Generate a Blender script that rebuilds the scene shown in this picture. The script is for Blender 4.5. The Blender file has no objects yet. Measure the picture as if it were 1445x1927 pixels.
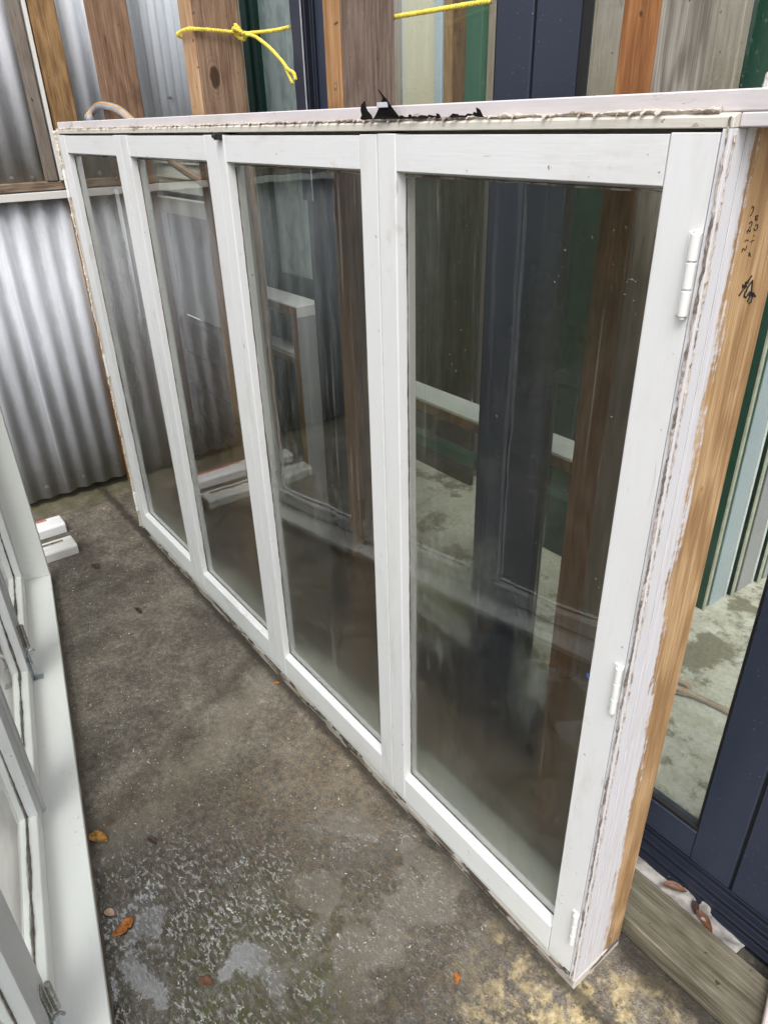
import bpy, bmesh, math, random
from mathutils import Vector, Matrix, noise as mn

random.seed(7)
SC = bpy.context.scene
COL = SC.collection
R = math.radians

# ------------------------------------------------------------------ camera
cam_d = bpy.data.cameras.new('camera')
cam_d.sensor_fit = 'AUTO'
cam_d.sensor_width = 36.0
cam_d.lens = 25.05
cam_d.clip_start = 0.02
cam_d.clip_end = 300.0
cam = bpy.data.objects.new('camera', cam_d)
COL.objects.link(cam)
cam.matrix_world = Matrix(((0.6046, -0.3716, 0.7045, 0.456),
                           (0.7961, 0.3085, -0.5205, -0.8044),
                           (-0.0239, 0.8756, 0.4824, 1.6537),
                           (0, 0, 0, 1)))
SC.camera = cam

# ------------------------------------------------------------------ sky, sun, exposure
SUN_EL, SUN_AZ = R(57), R(136)          # azimuth clockwise from +Y, as the sky texture counts it
world = bpy.data.worlds.new('World')
SC.world = world
world.use_nodes = True
wn, wl = world.node_tree.nodes, world.node_tree.links
wn.clear()
sky = wn.new('ShaderNodeTexSky')
sky.sky_type = 'NISHITA'
sky.sun_disc = False
sky.sun_elevation = SUN_EL
sky.sun_rotation = SUN_AZ
sky.air_density = 1.0
sky.dust_density = 4.0
sky.ozone_density = 1.0
hs = wn.new('ShaderNodeHueSaturation')
hs.inputs['Saturation'].default_value = 0.22     # overcast: an almost white sky
bgn = wn.new('ShaderNodeBackground')
bgn.inputs['Strength'].default_value = 0.15
won = wn.new('ShaderNodeOutputWorld')
wl.new(sky.outputs[0], hs.inputs['Color'])
wl.new(hs.outputs[0], bgn.inputs[0])
wl.new(bgn.outputs[0], won.inputs[0])

sun_d = bpy.data.lights.new('sun', 'SUN')
sun_d.energy = 0.95
sun_d.angle = R(34)
sun_d.color = (1.0, 0.985, 0.965)
sun = bpy.data.objects.new('sun', sun_d)
COL.objects.link(sun)
sdir = Vector((math.sin(SUN_AZ) * math.cos(SUN_EL), math.cos(SUN_AZ) * math.cos(SUN_EL), math.sin(SUN_EL)))
sun.rotation_euler = sdir.to_track_quat('Z', 'Y').to_euler()
sun.location = sdir * 20

SC.view_settings.view_transform = 'Standard'
SC.view_settings.look = 'None'
SC.view_settings.exposure = 0.72
SC.view_settings.gamma = 1.0
SC.view_settings.use_curve_mapping = False
SC.render.engine = 'CYCLES'
SC.cycles.max_bounces = 10
SC.cycles.transparent_max_bounces = 24
SC.cycles.caustics_reflective = False
SC.cycles.caustics_refractive = True
SC.cycles.sample_clamp_indirect = 3.0


# ------------------------------------------------------------------ material helper
class NT:
    def __init__(s, name):
        s.m = bpy.data.materials.new(name)
        s.m.use_nodes = True
        s.n = s.m.node_tree.nodes
        s.l = s.m.node_tree.links
        s.n.clear()
        s.out = s.n.new('ShaderNodeOutputMaterial')
        s.tc = s.n.new('ShaderNodeTexCoord')
        s.obj = s.tc.outputs['Object']

    def put(s, sock, v):
        if v is None:
            return
        if isinstance(v, bpy.types.NodeSocket):
            s.l.new(v, sock)
        elif isinstance(v, (tuple, list)):
            sock.default_value = tuple(v) + (1.0,) if (sock.type == 'RGBA' and len(v) == 3) else tuple(v)
        else:
            sock.default_value = v

    def mapping(s, scale=(1, 1, 1), loc=(0, 0, 0), rot=(0, 0, 0), vec=None):
        n = s.n.new('ShaderNodeMapping')
        s.l.new(vec or s.obj, n.inputs[0])
        n.inputs['Location'].default_value = loc
        n.inputs['Rotation'].default_value = rot
        n.inputs['Scale'].default_value = scale
        return n.outputs[0]

    def noise(s, scale=5, detail=5, rough=0.55, vec=None, dist=0.0):
        n = s.n.new('ShaderNodeTexNoise')
        s.l.new(vec or s.obj, n.inputs['Vector'])
        n.inputs['Scale'].default_value = scale
        n.inputs['Detail'].default_value = detail
        n.inputs['Roughness'].default_value = rough
        n.inputs['Distortion'].default_value = dist
        return n.outputs['Fac']

    def voronoi(s, scale=20, vec=None, feature='F1', rnd=1.0):
        n = s.n.new('ShaderNodeTexVoronoi')
        n.feature = feature
        s.l.new(vec or s.obj, n.inputs['Vector'])
        n.inputs['Scale'].default_value = scale
        n.inputs['Randomness'].default_value = rnd
        return n.outputs['Distance']

    def ramp(s, fac, stops):
        n = s.n.new('ShaderNodeValToRGB')
        s.put(n.inputs[0], fac)
        e = n.color_ramp.elements
        while len(e) > 1:
            e.remove(e[-1])
        for i, (p, c) in enumerate(stops):
            k = e[0] if i == 0 else e.new(p)
            k.position = p
            k.color = (c, c, c, 1) if isinstance(c, (int, float)) else tuple(c) + (1,)
        return n.outputs[0]

    def step(s, fac, a, b, x=0.0, y=1.0):
        n = s.n.new('ShaderNodeMapRange')
        n.interpolation_type = 'SMOOTHSTEP'
        s.put(n.inputs['Value'], fac)
        n.inputs['From Min'].default_value = a
        n.inputs['From Max'].default_value = b
        n.inputs['To Min'].default_value = x
        n.inputs['To Max'].default_value = y
        return n.outputs['Result']

    def math(s, op, a, b=0.0, c=None):
        n = s.n.new('ShaderNodeMath')
        n.operation = op
        s.put(n.inputs[0], a)
        s.put(n.inputs[1], b)
        if c is not None:
            s.put(n.inputs[2], c)
        return n.outputs[0]

    def mix(s, fac, a, b, mode='MIX'):
        n = s.n.new('ShaderNodeMixRGB')
        n.blend_type = mode
        s.put(n.inputs[0], fac)
        s.put(n.inputs[1], a)
        s.put(n.inputs[2], b)
        return n.outputs[0]

    def xyz(s, vec=None):
        n = s.n.new('ShaderNodeSeparateXYZ')
        s.l.new(vec or s.obj, n.inputs[0])
        return n.outputs

    def near(s, cx, cy, r0, r1, wob=None, amt=0.2):
        """1 inside r0 of a place on the ground, 0 past r1, its rim broken up by noise"""
        x, y, z = s.xyz()
        dx = s.math('SUBTRACT', x, cx)
        dy = s.math('SUBTRACT', y, cy)
        d = s.math('SQRT', s.math('ADD', s.math('MULTIPLY', dx, dx), s.math('MULTIPLY', dy, dy)))
        if wob is not None:
            d = s.math('ADD', d, s.math('MULTIPLY', s.math('SUBTRACT', wob, 0.5), amt))
        return s.step(d, r0, r1, 1.0, 0.0)

    def bump(s, h, strength=0.3, dist=0.01, normal=None):
        n = s.n.new('ShaderNodeBump')
        s.put(n.inputs['Height'], h)
        s.put(n.inputs['Strength'], strength)
        n.inputs['Distance'].default_value = dist
        if normal is not None:
            s.l.new(normal, n.inputs['Normal'])
        return n.outputs[0]

    def bsdf(s, color, rough=0.5, normal=None, metal=0.0, spec=0.5, coat=None, coat_rough=0.03, coat_normal=None):
        n = s.n.new('ShaderNodeBsdfPrincipled')
        s.put(n.inputs['Base Color'], color)
        s.put(n.inputs['Roughness'], rough)
        s.put(n.inputs['Metallic'], metal)
        s.put(n.inputs['Specular IOR Level'], spec)
        if normal is not None:
            s.l.new(normal, n.inputs['Normal'])
        if coat is not None:
            s.put(n.inputs['Coat Weight'], coat)
            s.put(n.inputs['Coat Roughness'], coat_rough)
            n.inputs['Coat IOR'].default_value = 5.0
            if coat_normal is not None:
                s.l.new(coat_normal, n.inputs['Coat Normal'])
        return n.outputs[0]

    def done(s, shader):
        s.l.new(shader, s.out.inputs['Surface'])
        return s.m


AX = {'x': (0.06, 1, 1), 'y': (1, 0.06, 1), 'z': (1, 1, 0.06)}


def m_paint(name, col=(0.80, 0.80, 0.79), axis='z', dirt=0.25, chips=0.0, under=(0.22, 0.19, 0.16), rough=0.42,
            specks=1.0, low_grime=0.0):
    t = NT(name)
    g = t.mapping(AX[axis])
    fine = t.noise(260, 3, 0.6, g)
    big = t.noise(3.2, 4, 0.6)
    smear = t.noise(14, 6, 0.65, t.mapping(tuple(0.25 if v < 1 else 1 for v in AX[axis])))
    c = t.mix(t.step(fine, 0.35, 0.7, 0.0, 0.10), col, tuple(v * 0.82 for v in col))
    dirty = t.math('MULTIPLY', t.step(smear, 0.5, 0.78), dirt)
    c = t.mix(dirty, c, (0.46, 0.43, 0.37))
    c = t.mix(t.math('MULTIPLY', t.step(big, 0.45, 0.75), 0.16 * (dirt > 0)), c, (0.66, 0.64, 0.58))
    sp = t.math('MULTIPLY', t.step(t.noise(75, 2, 0.5), 0.715, 0.735), t.step(t.noise(9, 2), 0.45, 0.6))
    c = t.mix(t.math('MULTIPLY', sp, 0.75 * specks), c, (0.16, 0.13, 0.10))
    scuff = t.noise(85, 4, 0.6, t.mapping(tuple(0.10 if v < 1 else 1 for v in AX[axis]), loc=(3, 5, 2)))
    scuff = t.math('MULTIPLY', t.step(scuff, 0.66, 0.70), t.step(t.noise(6, 3, 0.6, t.mapping(loc=(8, 1, 4))), 0.5, 0.62))
    c = t.mix(t.math('MULTIPLY', scuff, 0.55 * specks), c, (0.40, 0.38, 0.36))
    stain = t.step(t.noise(11, 6, 0.7, t.mapping(loc=(1, 9, 3))), 0.60, 0.70)
    c = t.mix(t.math('MULTIPLY', stain, 0.34 * specks), c, (0.50, 0.45, 0.36))
    if low_grime > 0:
        z = t.xyz()[2]
        lo = t.step(t.math('ADD', z, t.math('MULTIPLY', t.noise(30, 4), 0.06)), 0.03, 0.12, low_grime, 0.0)
        c = t.mix(lo, c, (0.30, 0.29, 0.24))
    h = fine
    if chips > 0:
        k = t.noise(30, 8, 0.7, t.mapping(tuple(0.3 if v < 1 else 1 for v in AX[axis])))
        k = t.step(k, 0.72 - chips, 0.75 - chips)
        c = t.mix(k, c, t.mix(t.noise(120, 4, 0.6, g), tuple(v * 0.5 for v in under), tuple(v * 1.5 for v in under)))
        h = t.math('SUBTRACT', fine, t.math('MULTIPLY', k, 2.5))
    nrm = t.bump(h, 0.22, 0.0012)
    return t.done(t.bsdf(c, rough, nrm, spec=0.4))


def m_wood(name, dark, light, axis='z', rough=0.75, grain=1.0, knot=None, stains=0.3, seed=0.0, bumpd=0.002, furry=0.0, shade_or_damp=None):
    t = NT(name)
    v0 = t.mapping((1, 1, 1), loc=(seed, seed * 0.7, seed * 1.3))
    sc = {'x': (0.05, 1, 1), 'y': (1, 0.05, 1), 'z': (1, 1, 0.05)}[axis]
    g = t.mapping(sc, vec=v0)
    bend = t.noise(5, 3, 0.5, t.mapping(tuple(0.35 if k < 1 else 1 for k in sc), vec=v0))
    ring = t.math('FRACT', t.math('MULTIPLY', t.math('ADD', bend, t.math('MULTIPLY', t.noise(16, 3, 0.5, g), 0.35)), 9.0))
    ring = t.step(t.math('ABSOLUTE', t.math('SUBTRACT', ring, 0.5)), 0.0, 0.5)
    fib = t.step(t.noise(125, 4, 0.7, g), 0.30, 0.70)
    mid = t.noise(46, 5, 0.65, g)
    f = t.math('ADD', t.math('MULTIPLY', ring, 0.36 * grain), t.math('ADD', t.math('MULTIPLY', fib, 0.40), t.math('MULTIPLY', mid, 0.42)))
    c = t.ramp(f, [(0.28, dark), (0.62, tuple((a + b) / 2 for a, b in zip(dark, light))), (0.95, light)])
    ck = t.noise(38, 3, 0.5, t.mapping(tuple(0.5 * k if k < 1 else 1 for k in sc), loc=(5, 5, 5), vec=v0))
    ck = t.math('MULTIPLY', t.step(t.math('ABSOLUTE', t.math('SUBTRACT', ck, 0.5)), 0.0, 0.012, 0.75, 0.0), t.step(t.noise(5, 3, 0.5, v0), 0.52, 0.6))
    c = t.mix(ck, c, tuple(k * 0.3 for k in dark))
    nh = t.math('MULTIPLY', t.step(t.noise(52, 1, 0.3, v0), 0.765, 0.785), 0.8)
    c = t.mix(nh, c, (0.03, 0.022, 0.018))
    st = t.step(t.noise(4.5, 6, 0.65, v0), 0.5, 0.8, 0.0, stains)
    c = t.mix(st, c, tuple(k * 0.45 for k in dark))
    if shade_or_damp:  # lower timber painted darker: shade behind the panes put into its colour
        zz = t.math('ADD', t.xyz()[2], t.math('MULTIPLY', t.math('SUBTRACT', t.noise(9, 5, 0.6, t.mapping((1, 1, 0.3))), 0.5), 0.5))
        c = t.mix(t.step(zz, shade_or_damp - 0.12, shade_or_damp + 0.1, 0.85, 0.0), c, t.mix(f, tuple(k * 0.55 for k in dark), (0.16, 0.115, 0.082)))
    if furry > 0:
        fu = t.step(t.noise(120, 6, 0.75, t.mapping((1, 1, 0.5), vec=v0)), 0.56, 0.72, 0.0, furry)
        c = t.mix(fu, c, tuple(min(1, k * 1.7) for k in light))
    if knot:
        kx, ky, kz, ky_s, kz_s = knot
        x, y, z = t.xyz()
        a = t.math('DIVIDE', t.math('SUBTRACT', y, ky), ky_s)
        b = t.math('DIVIDE', t.math('SUBTRACT', z, kz), kz_s)
        d = t.math('SQRT', t.math('ADD', t.math('MULTIPLY', a, a), t.math('MULTIPLY', b, b)))
        d = t.math('ADD', d, t.math('MULTIPLY', t.math('SUBTRACT', t.noise(60, 4), 0.5), 0.5))
        ringk = t.step(t.math('ABSOLUTE', t.math('SUBTRACT', t.math('FRACT', t.math('MULTIPLY', d, 2.2)), 0.5)), 0.1, 0.5, 0.0, 0.35)
        c = t.mix(t.math('MULTIPLY', t.step(d, 1.0, 2.6, 1.0, 0.0), ringk), c, tuple(k * 0.5 for k in dark))
        c = t.mix(t.step(d, 0.75, 1.05, 0.9, 0.0), c, (0.05, 0.026, 0.016))
    nrm = t.bump(t.math('ADD', fib, mid), 0.55, bumpd)
    return t.done(t.bsdf(c, rough, nrm, spec=0.25))


def m_plain(name, col, rough=0.5, metal=0.0, spec=0.5, var=0.15, scale=30, bump=0.0):
    t = NT(name)
    k = t.noise(scale, 5, 0.6)
    c = t.mix(t.step(k, 0.3, 0.75, 0.0, 1.0), tuple(v * (1 + var) for v in col), tuple(v * (1 - var) for v in col))
    nrm = t.bump(k, bump, 0.002) if bump else None
    return t.done(t.bsdf(c, rough, nrm, metal, spec))


def m_alu(name, col, drops=1.0, rough=0.38):
    """powder-coated aluminium with rain drops standing on it"""
    t = NT(name)
    dust = t.noise(6, 5, 0.6, t.mapping((1, 1, 0.2)))
    c = t.mix(t.step(dust, 0.45, 0.8, 0.0, 0.25), col, tuple(v * 1.5 + 0.02 for v in col))
    dr = t.step(t.voronoi(95), 0.10, 0.24, 1.0, 0.0)
    dr = t.math('MULTIPLY', dr, t.step(t.noise(60, 2), 0.52, 0.62))
    c = t.mix(t.math('MULTIPLY', dr, 0.12 * drops), c, (0.5, 0.52, 0.55))
    rr = t.math('SUBTRACT', rough, t.math('MULTIPLY', dr, rough * 0.8))
    h = t.math('ADD', t.math('MULTIPLY', dr, drops), t.math('MULTIPLY', t.noise(400, 2), 0.15))
    return t.done(t.bsdf(c, rr, t.bump(h, 0.5, 0.0018), 0.0, 0.5))


def m_iron(name, base=(0.50, 0.52, 0.54), grime=0.5, axis='z', metal=0.35, low=None, valley=None):
    t = NT(name)
    s1 = t.noise(9, 6, 0.7, t.mapping((1, 1, 0.12)))
    s2 = t.noise(70, 5, 0.7, t.mapping((1, 1, 0.5)))
    blot = t.noise(5, 6, 0.7)
    c = t.mix(t.step(s1, 0.38, 0.72), base, tuple(v * 0.80 for v in base))
    c = t.mix(t.step(s2, 0.5, 0.75, 0.0, 0.5), c, tuple(min(1, v * 1.3) for v in base))
    gr = t.math('MULTIPLY', t.step(t.math('ADD', t.math('MULTIPLY', s1, 0.6), t.math('MULTIPLY', s2, 0.45)), 0.5, 0.68), grime)
    c = t.mix(gr, c, (0.17, 0.175, 0.15))
    c = t.mix(t.step(blot, 0.6, 0.85, 0.0, 0.35), c, (0.30, 0.30, 0.25))
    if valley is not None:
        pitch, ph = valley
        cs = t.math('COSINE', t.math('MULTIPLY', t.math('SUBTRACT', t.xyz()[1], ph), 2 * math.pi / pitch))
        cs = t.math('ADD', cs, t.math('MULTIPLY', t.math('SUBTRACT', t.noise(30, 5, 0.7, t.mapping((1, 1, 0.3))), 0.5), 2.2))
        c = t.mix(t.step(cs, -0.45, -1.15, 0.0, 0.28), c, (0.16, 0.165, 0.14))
    if low is not None:
        z = t.xyz()[2]
        lo = t.step(t.math('ADD', z, t.math('MULTIPLY', t.math('SUBTRACT', t.noise(14, 5), 0.5), 0.25)), low, low + 0.28, 0.6, 0.0)
        c = t.mix(lo, c, (0.19, 0.19, 0.15))
        ru = t.step(t.noise(24, 5, 0.7), 0.63, 0.72)
        c = t.mix(t.math('MULTIPLY', ru, lo), c, (0.09, 0.055, 0.035))
    return t.done(t.bsdf(c, t.math('ADD', 0.42, t.math('MULTIPLY', s2, 0.25)), t.bump(s2, 0.12, 0.0015), metal, 0.5))


def m_glass(name, dirt=0.06, fog=0.0, drops=0.0, tint=(0.93, 0.96, 0.94), runs=0.0, blur=0.0, wob=0.0):
    t = NT(name)
    tr = t.n.new('ShaderNodeBsdfTransparent')
    t.put(tr.inputs[0], tint)
    base = tr.outputs[0]
    z = t.xyz()[2]
    if blur > 0:
        rf = t.n.new('ShaderNodeBsdfRefraction')
        t.put(rf.inputs['Color'], tint)
        rf.inputs['IOR'].default_value = 1.08
        rf.inputs['Roughness'].default_value = 0.32
        mk = t.noise(2.6, 5, 0.6, t.mapping((1, 1, 0.6)))
        mk = t.math('ADD', mk, t.step(z, 0.35, 1.15, 0.22, -0.12))
        mk = t.step(mk, 0.42, 0.62, 0.0, blur)
        mx = t.n.new('ShaderNodeMixShader')
        t.put(mx.inputs[0], mk)
        t.l.new(base, mx.inputs[1])
        t.l.new(rf.outputs[0], mx.inputs[2])
        base = mx.outputs[0]
    df = t.n.new('ShaderNodeBsdfDiffuse')
    df.inputs[0].default_value = (0.62, 0.64, 0.60, 1)
    run = t.noise(22, 6, 0.7, t.mapping((1, 1, 0.06)))
    d = t.math('MULTIPLY', t.step(run, 0.45, 0.75), dirt)
    d = t.math('ADD', d, t.math('MULTIPLY', t.step(t.noise(150, 3, 0.7), 0.55, 0.7), dirt * 0.5))
    cl = t.noise(2.2, 4, 0.6)
    d = t.math('ADD', d, t.math('MULTIPLY', t.step(cl, 0.4, 0.75), fog))
    if runs > 0:
        lowfog = t.math('ADD', z, t.math('MULTIPLY', t.math('SUBTRACT', t.noise(13, 6, 0.7), 0.5), 0.09))
        d = t.math('ADD', d, t.step(lowfog, 0.13, 0.25, 0.24, 0.0))
    sp = t.math('MULTIPLY', t.step(t.noise(150, 1, 0.4), 0.765, 0.785), t.step(t.noise(5, 2), 0.52, 0.6, 0.0, 0.45))
    d = t.math('ADD', d, sp)
    if runs > 0:
        rn = t.step(t.noise(75, 2, 0.5, t.mapping((1, 1, 0.02))), 0.66, 0.70)
        rn = t.math('MULTIPLY', rn, t.step(t.noise(7, 4, 0.6, t.mapping((1, 1, 0.5), loc=(2, 2, 2))), 0.45, 0.6))
        d = t.math('ADD', d, t.math('MULTIPLY', rn, runs))
        wipe = t.noise(34, 4, 0.7, t.mapping((1, 1, 0.22), rot=(0, R(24), 0)))
        wipe = t.math('MULTIPLY', t.step(wipe, 0.56, 0.64), t.step(t.noise(1.9, 2, 0.5, t.mapping(loc=(4, 0, 1))), 0.52, 0.62))
        d = t.math('ADD', d, t.math('MULTIPLY', wipe, runs * 0.5))
    h = None
    if drops > 0:
        dr = t.step(t.voronoi(70, t.mapping((1, 1, 0.75))), 0.12, 0.26, 1.0, 0.0)
        dr = t.math('MULTIPLY', dr, t.step(t.noise(40, 2), 0.5, 0.58))
        d = t.math('ADD', d, t.math('MULTIPLY', dr, 0.10 * drops))
        h = dr
    if wob > 0:
        wv = t.noise(6, 2, 0.5)
        h = wv if h is None else t.math('ADD', h, t.math('MULTIPLY', wv, wob))
    mx = t.n.new('ShaderNodeMixShader')
    t.put(mx.inputs[0], d)
    t.l.new(base, mx.inputs[1])
    t.l.new(df.outputs[0], mx.inputs[2])
    fr = t.n.new('ShaderNodeFresnel')
    fr.inputs['IOR'].default_value = 1.5
    gl = t.n.new('ShaderNodeBsdfGlossy')
    gl.inputs['Roughness'].default_value = 0.015
    gl.inputs['Color'].default_value = (0.95, 0.95, 0.95, 1)
    if h is not None:
        b = t.bump(h, 0.25, 0.002)
        t.l.new(b, gl.inputs['Normal'])
    geo = t.n.new('ShaderNodeNewGeometry')     # mirror only off the outer face of the pane, both faces' worth
    k = t.math('MULTIPLY', fr.outputs[0], t.math('SUBTRACT', 1.0, geo.outputs['Backfacing']))
    m2 = t.n.new('ShaderNodeMixShader')
    t.put(m2.inputs[0], t.math('MINIMUM', t.math('MULTIPLY', k, 1.7), 1.0))
    t.l.new(mx.outputs[0], m2.inputs[1])
    t.l.new(gl.outputs[0], m2.inputs[2])
    return t.done(m2.outputs[0])


def m_obscure(name):
    """patterned privacy glass: pale, rippled, lets soft light through"""
    t = NT(name)
    v = t.mapping((1, 1, 0.45))
    w = t.noise(24, 4, 0.55, v, 0.6)
    w2 = t.noise(9, 2, 0.5, t.mapping((1, 1, 0.12)))
    h = t.math('ADD', w, w2)
    c = t.mix(t.step(h, 0.75, 1.2), (0.26, 0.34, 0.33), (0.52, 0.60, 0.58))
    return t.done(t.bsdf(c, 0.16, t.bump(h, 0.6, 0.006), 0.0, 0.5))


def m_jamb():
    """right jamb: white paint brushed over bare timber, its edge ragged; the timber shows towards the back"""
    t = NT('part painted jamb timber')
    x, y, z = t.xyz()
    g = t.mapping((1, 1, 0.05))
    rag = t.noise(150, 4, 0.7, t.mapping((1, 1, 0.35)))
    slow = t.noise(5.0, 3, 0.55)
    lim = t.math('ADD', t.step(z, 0.05, 1.6, 0.104, 0.056), t.math('MULTIPLY', t.math('SUBTRACT', slow, 0.5), 0.055))
    lim = t.math('ADD', lim, t.math('MULTIPLY', t.math('SUBTRACT', t.noise(80, 5, 0.7, t.mapping((1, 1, 0.09))), 0.5), 0.085))
    lim = t.math('ADD', lim, t.math('MULTIPLY', t.math('SUBTRACT', t.noise(90, 5, 0.75, t.mapping((1, 0.3, 1))), 0.5), 0.030))
    dif = t.math('SUBTRACT', y, lim)
    wood = t.step(dif, -0.008, 0.004)
    bend = t.noise(3.2, 3, 0.5, t.mapping((1, 1, 0.35)))
    ring = t.math('FRACT', t.math('MULTIPLY', t.math('ADD', bend, t.math('MULTIPLY', t.noise(18, 3, 0.5, g), 0.15)), 11.0))
    ring = t.step(t.math('ABSOLUTE', t.math('SUBTRACT', ring, 0.5)), 0.0, 0.5)
    fib = t.step(t.noise(120, 4, 0.65, g), 0.28, 0.72)
    f = t.math('ADD', t.math('MULTIPLY', ring, 0.38), t.math('MULTIPLY', fib, 0.62))
    wc = t.ramp(f, [(0.25, (0.34, 0.195, 0.09)), (0.6, (0.50, 0.31, 0.155)), (0.9, (0.62, 0.42, 0.235))])
    wc = t.mix(t.step(t.noise(7, 5, 0.6), 0.62, 0.8, 0.0, 0.5), wc, (0.16, 0.09, 0.045))
    kn = t.step(t.noise(26, 2, 0.5, t.mapping((1, 1, 0.6), loc=(3, 1, 5))), 0.735, 0.77)
    wc = t.mix(kn, wc, (0.10, 0.05, 0.03))
    grade = t.step(fib, 0.4, 0.7)
    pc = t.mix(t.math('MULTIPLY', grade, 0.35), (0.74, 0.72, 0.75), (0.62, 0.57, 0.56))
    pc = t.mix(t.step(t.noise(36, 6, 0.7, t.mapping((1, 1, 0.2))), 0.55, 0.72, 0.0, 0.5), pc, (0.58, 0.47, 0.40))
    c = t.mix(wood, pc, wc)
    nrm = t.bump(t.math('ADD', fib, t.math('MULTIPLY', wood, -0.4)), 0.45, 0.0015)
    return t.done(t.bsdf(c, 0.6, nrm, spec=0.3))


def m_ground():
    t = NT('wet stained concrete')
    x, y, z = t.xyz()
    n1 = t.noise(2.3, 8, 0.62)
    n2 = t.noise(9, 8, 0.68)
    n3 = t.noise(55, 6, 0.7)
    n4 = t.noise(240, 3, 0.6)
    n5 = t.noise(26, 7, 0.7, t.mapping((0.45, 1.3, 1), rot=(0, 0, R(35))))
    c = t.ramp(n2, [(0.28, (0.078, 0.068, 0.055)), (0.5, (0.165, 0.143, 0.114)), (0.72, (0.285, 0.252, 0.205))])
    c = t.mix(t.step(n1, 0.35, 0.7, 0.0, 0.45), c, (0.10, 0.083, 0.066))
    c = t.mix(0.75, c, t.ramp(n3, [(0.3, 0.38), (0.5, 0.92), (0.7, 1.65)]), 'MULTIPLY')
    c = t.mix(0.85, c, t.ramp(n4, [(0.3, 0.42), (0.5, 1.0), (0.7, 1.75)]), 'MULTIPLY')
    c = t.mix(t.step(n5, 0.56, 0.74, 0.0, 0.5), c, (0.27, 0.215, 0.135))
    # old pour line and trowel sweep
    pl = t.math('ADD', t.math('ADD', x, t.math('MULTIPLY', y, 0.55)), t.math('MULTIPLY', t.math('SUBTRACT', n2, 0.5), 0.16))
    c = t.mix(t.step(t.math('ABSOLUTE', t.math('ADD', pl, 1.42)), 0.0, 0.05, 0.55, 0.0), c, (0.075, 0.055, 0.040))
    c = t.mix(t.step(t.math('ABSOLUTE', t.math('ADD', pl, 1.30)), 0.0, 0.10, 0.30, 0.0), c, (0.27, 0.235, 0.18))
    big = t.noise(1.6, 5, 0.6, t.mapping(loc=(3, 8, 0)))
    c = t.mix(1.0, c, t.ramp(big, [(0.34, 0.62), (0.5, 1.0), (0.66, 1.25)]), 'MULTIPLY')
    # pale aggregate and dark pits
    pit = t.step(t.noise(85, 3, 0.6, t.mapping(loc=(4, 7, 1))), 0.66, 0.72, 0.0, 0.8)
    c = t.mix(pit, c, (0.035, 0.028, 0.022))
    agg = t.step(t.voronoi(70), 0.06, 0.12, 1.0, 0.0)
    agg = t.math('MULTIPLY', agg, t.step(t.noise(33, 2), 0.56, 0.66))
    c = t.mix(t.math('MULTIPLY', agg, 0.7), c, (0.42, 0.38, 0.30))
    # rusty tint across the middle
    c = t.mix(t.math('MULTIPLY', t.near(-0.62, -0.12, 0.15, 0.75, n2, 0.5), t.step(n3, 0.42, 0.65, 0.0, 0.4)), c, (0.26, 0.15, 0.055))
    # wet zone towards the near end
    wx = t.math('ADD', x, t.math('MULTIPLY', y, -0.55))
    wx = t.math('ADD', wx, t.math('MULTIPLY', t.math('SUBTRACT', n2, 0.5), 0.55))
    wet = t.step(wx, -0.78, -0.42)
    behind = t.step(t.math('ADD', y, t.math('MULTIPLY', t.math('SUBTRACT', n2, 0.5), 0.35)), 0.5, 0.62)
    front = t.math('SUBTRACT', 1.0, behind)
    wet = t.math('MULTIPLY', wet, front)
    dry_corner = t.near(0.16, 0.02, 0.16, 0.42, n2, 0.5)
    wet = t.math('MULTIPLY', wet, t.math('SUBTRACT', 1.0, t.math('MULTIPLY', dry_corner, 0.85)))
    c = t.mix(t.math('MULTIPLY', wet, 0.55), c, t.mix(1.0, c, (0.22, 0.205, 0.175), 'MULTIPLY'))
    # moss
    ms = t.near(-0.42, -0.50, 0.10, 0.34, n2, 0.5)
    ms = t.math('MULTIPLY', ms, t.step(t.noise(30, 6, 0.7), 0.40, 0.58, 0.0, 0.9))
    c = t.mix(ms, c, t.mix(n3, (0.030, 0.034, 0.010), (0.098, 0.092, 0.032)))
    mw = t.step(t.math('ADD', x, t.math('MULTIPLY', t.math('SUBTRACT', n2, 0.5), 0.5)), -3.08, -2.86, 0.8, 0.0)
    mw = t.math('MULTIPLY', mw, t.step(n3, 0.38, 0.55))
    c = t.mix(mw, c, (0.075, 0.075, 0.022))
    # yellow lichen by the frame's near foot
    li = t.near(0.08, -0.07, 0.05, 0.33, n2, 0.5)
    lt = t.noise(17, 8, 0.72, t.mapping(loc=(2, 3, 0)))
    lk = t.math('MULTIPLY', li, t.step(lt, 0.44, 0.56))
    c = t.mix(lk, c, t.mix(t.step(n3, 0.35, 0.65), (0.34, 0.25, 0.12), (0.60, 0.49, 0.28)))
    lb = t.math('MULTIPLY', li, t.step(t.noise(24, 6, 0.7, t.mapping(loc=(9, 1, 0))), 0.55, 0.62))
    c = t.mix(t.math('MULTIPLY', lb, 0.85), c, (0.04, 0.036, 0.022))
    # dark contact line along the foot of the big frame
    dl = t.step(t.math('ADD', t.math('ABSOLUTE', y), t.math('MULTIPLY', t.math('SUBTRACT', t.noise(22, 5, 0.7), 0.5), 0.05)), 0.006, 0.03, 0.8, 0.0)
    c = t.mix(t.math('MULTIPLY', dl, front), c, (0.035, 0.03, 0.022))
    dk = t.math('MULTIPLY', t.step(t.math('ADD', t.math('ABSOLUTE', t.math('SUBTRACT', y, 0.185)), t.math('MULTIPLY', t.math('SUBTRACT', t.noise(12, 6, 0.7), 0.5), 0.14)), 0.02, 0.07, 0.85, 0.0), t.step(x, -0.1, 0.0))  # painted shadow and black damp along the plank's front edge
    c = t.mix(dk, c, (0.022, 0.019, 0.014))
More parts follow.
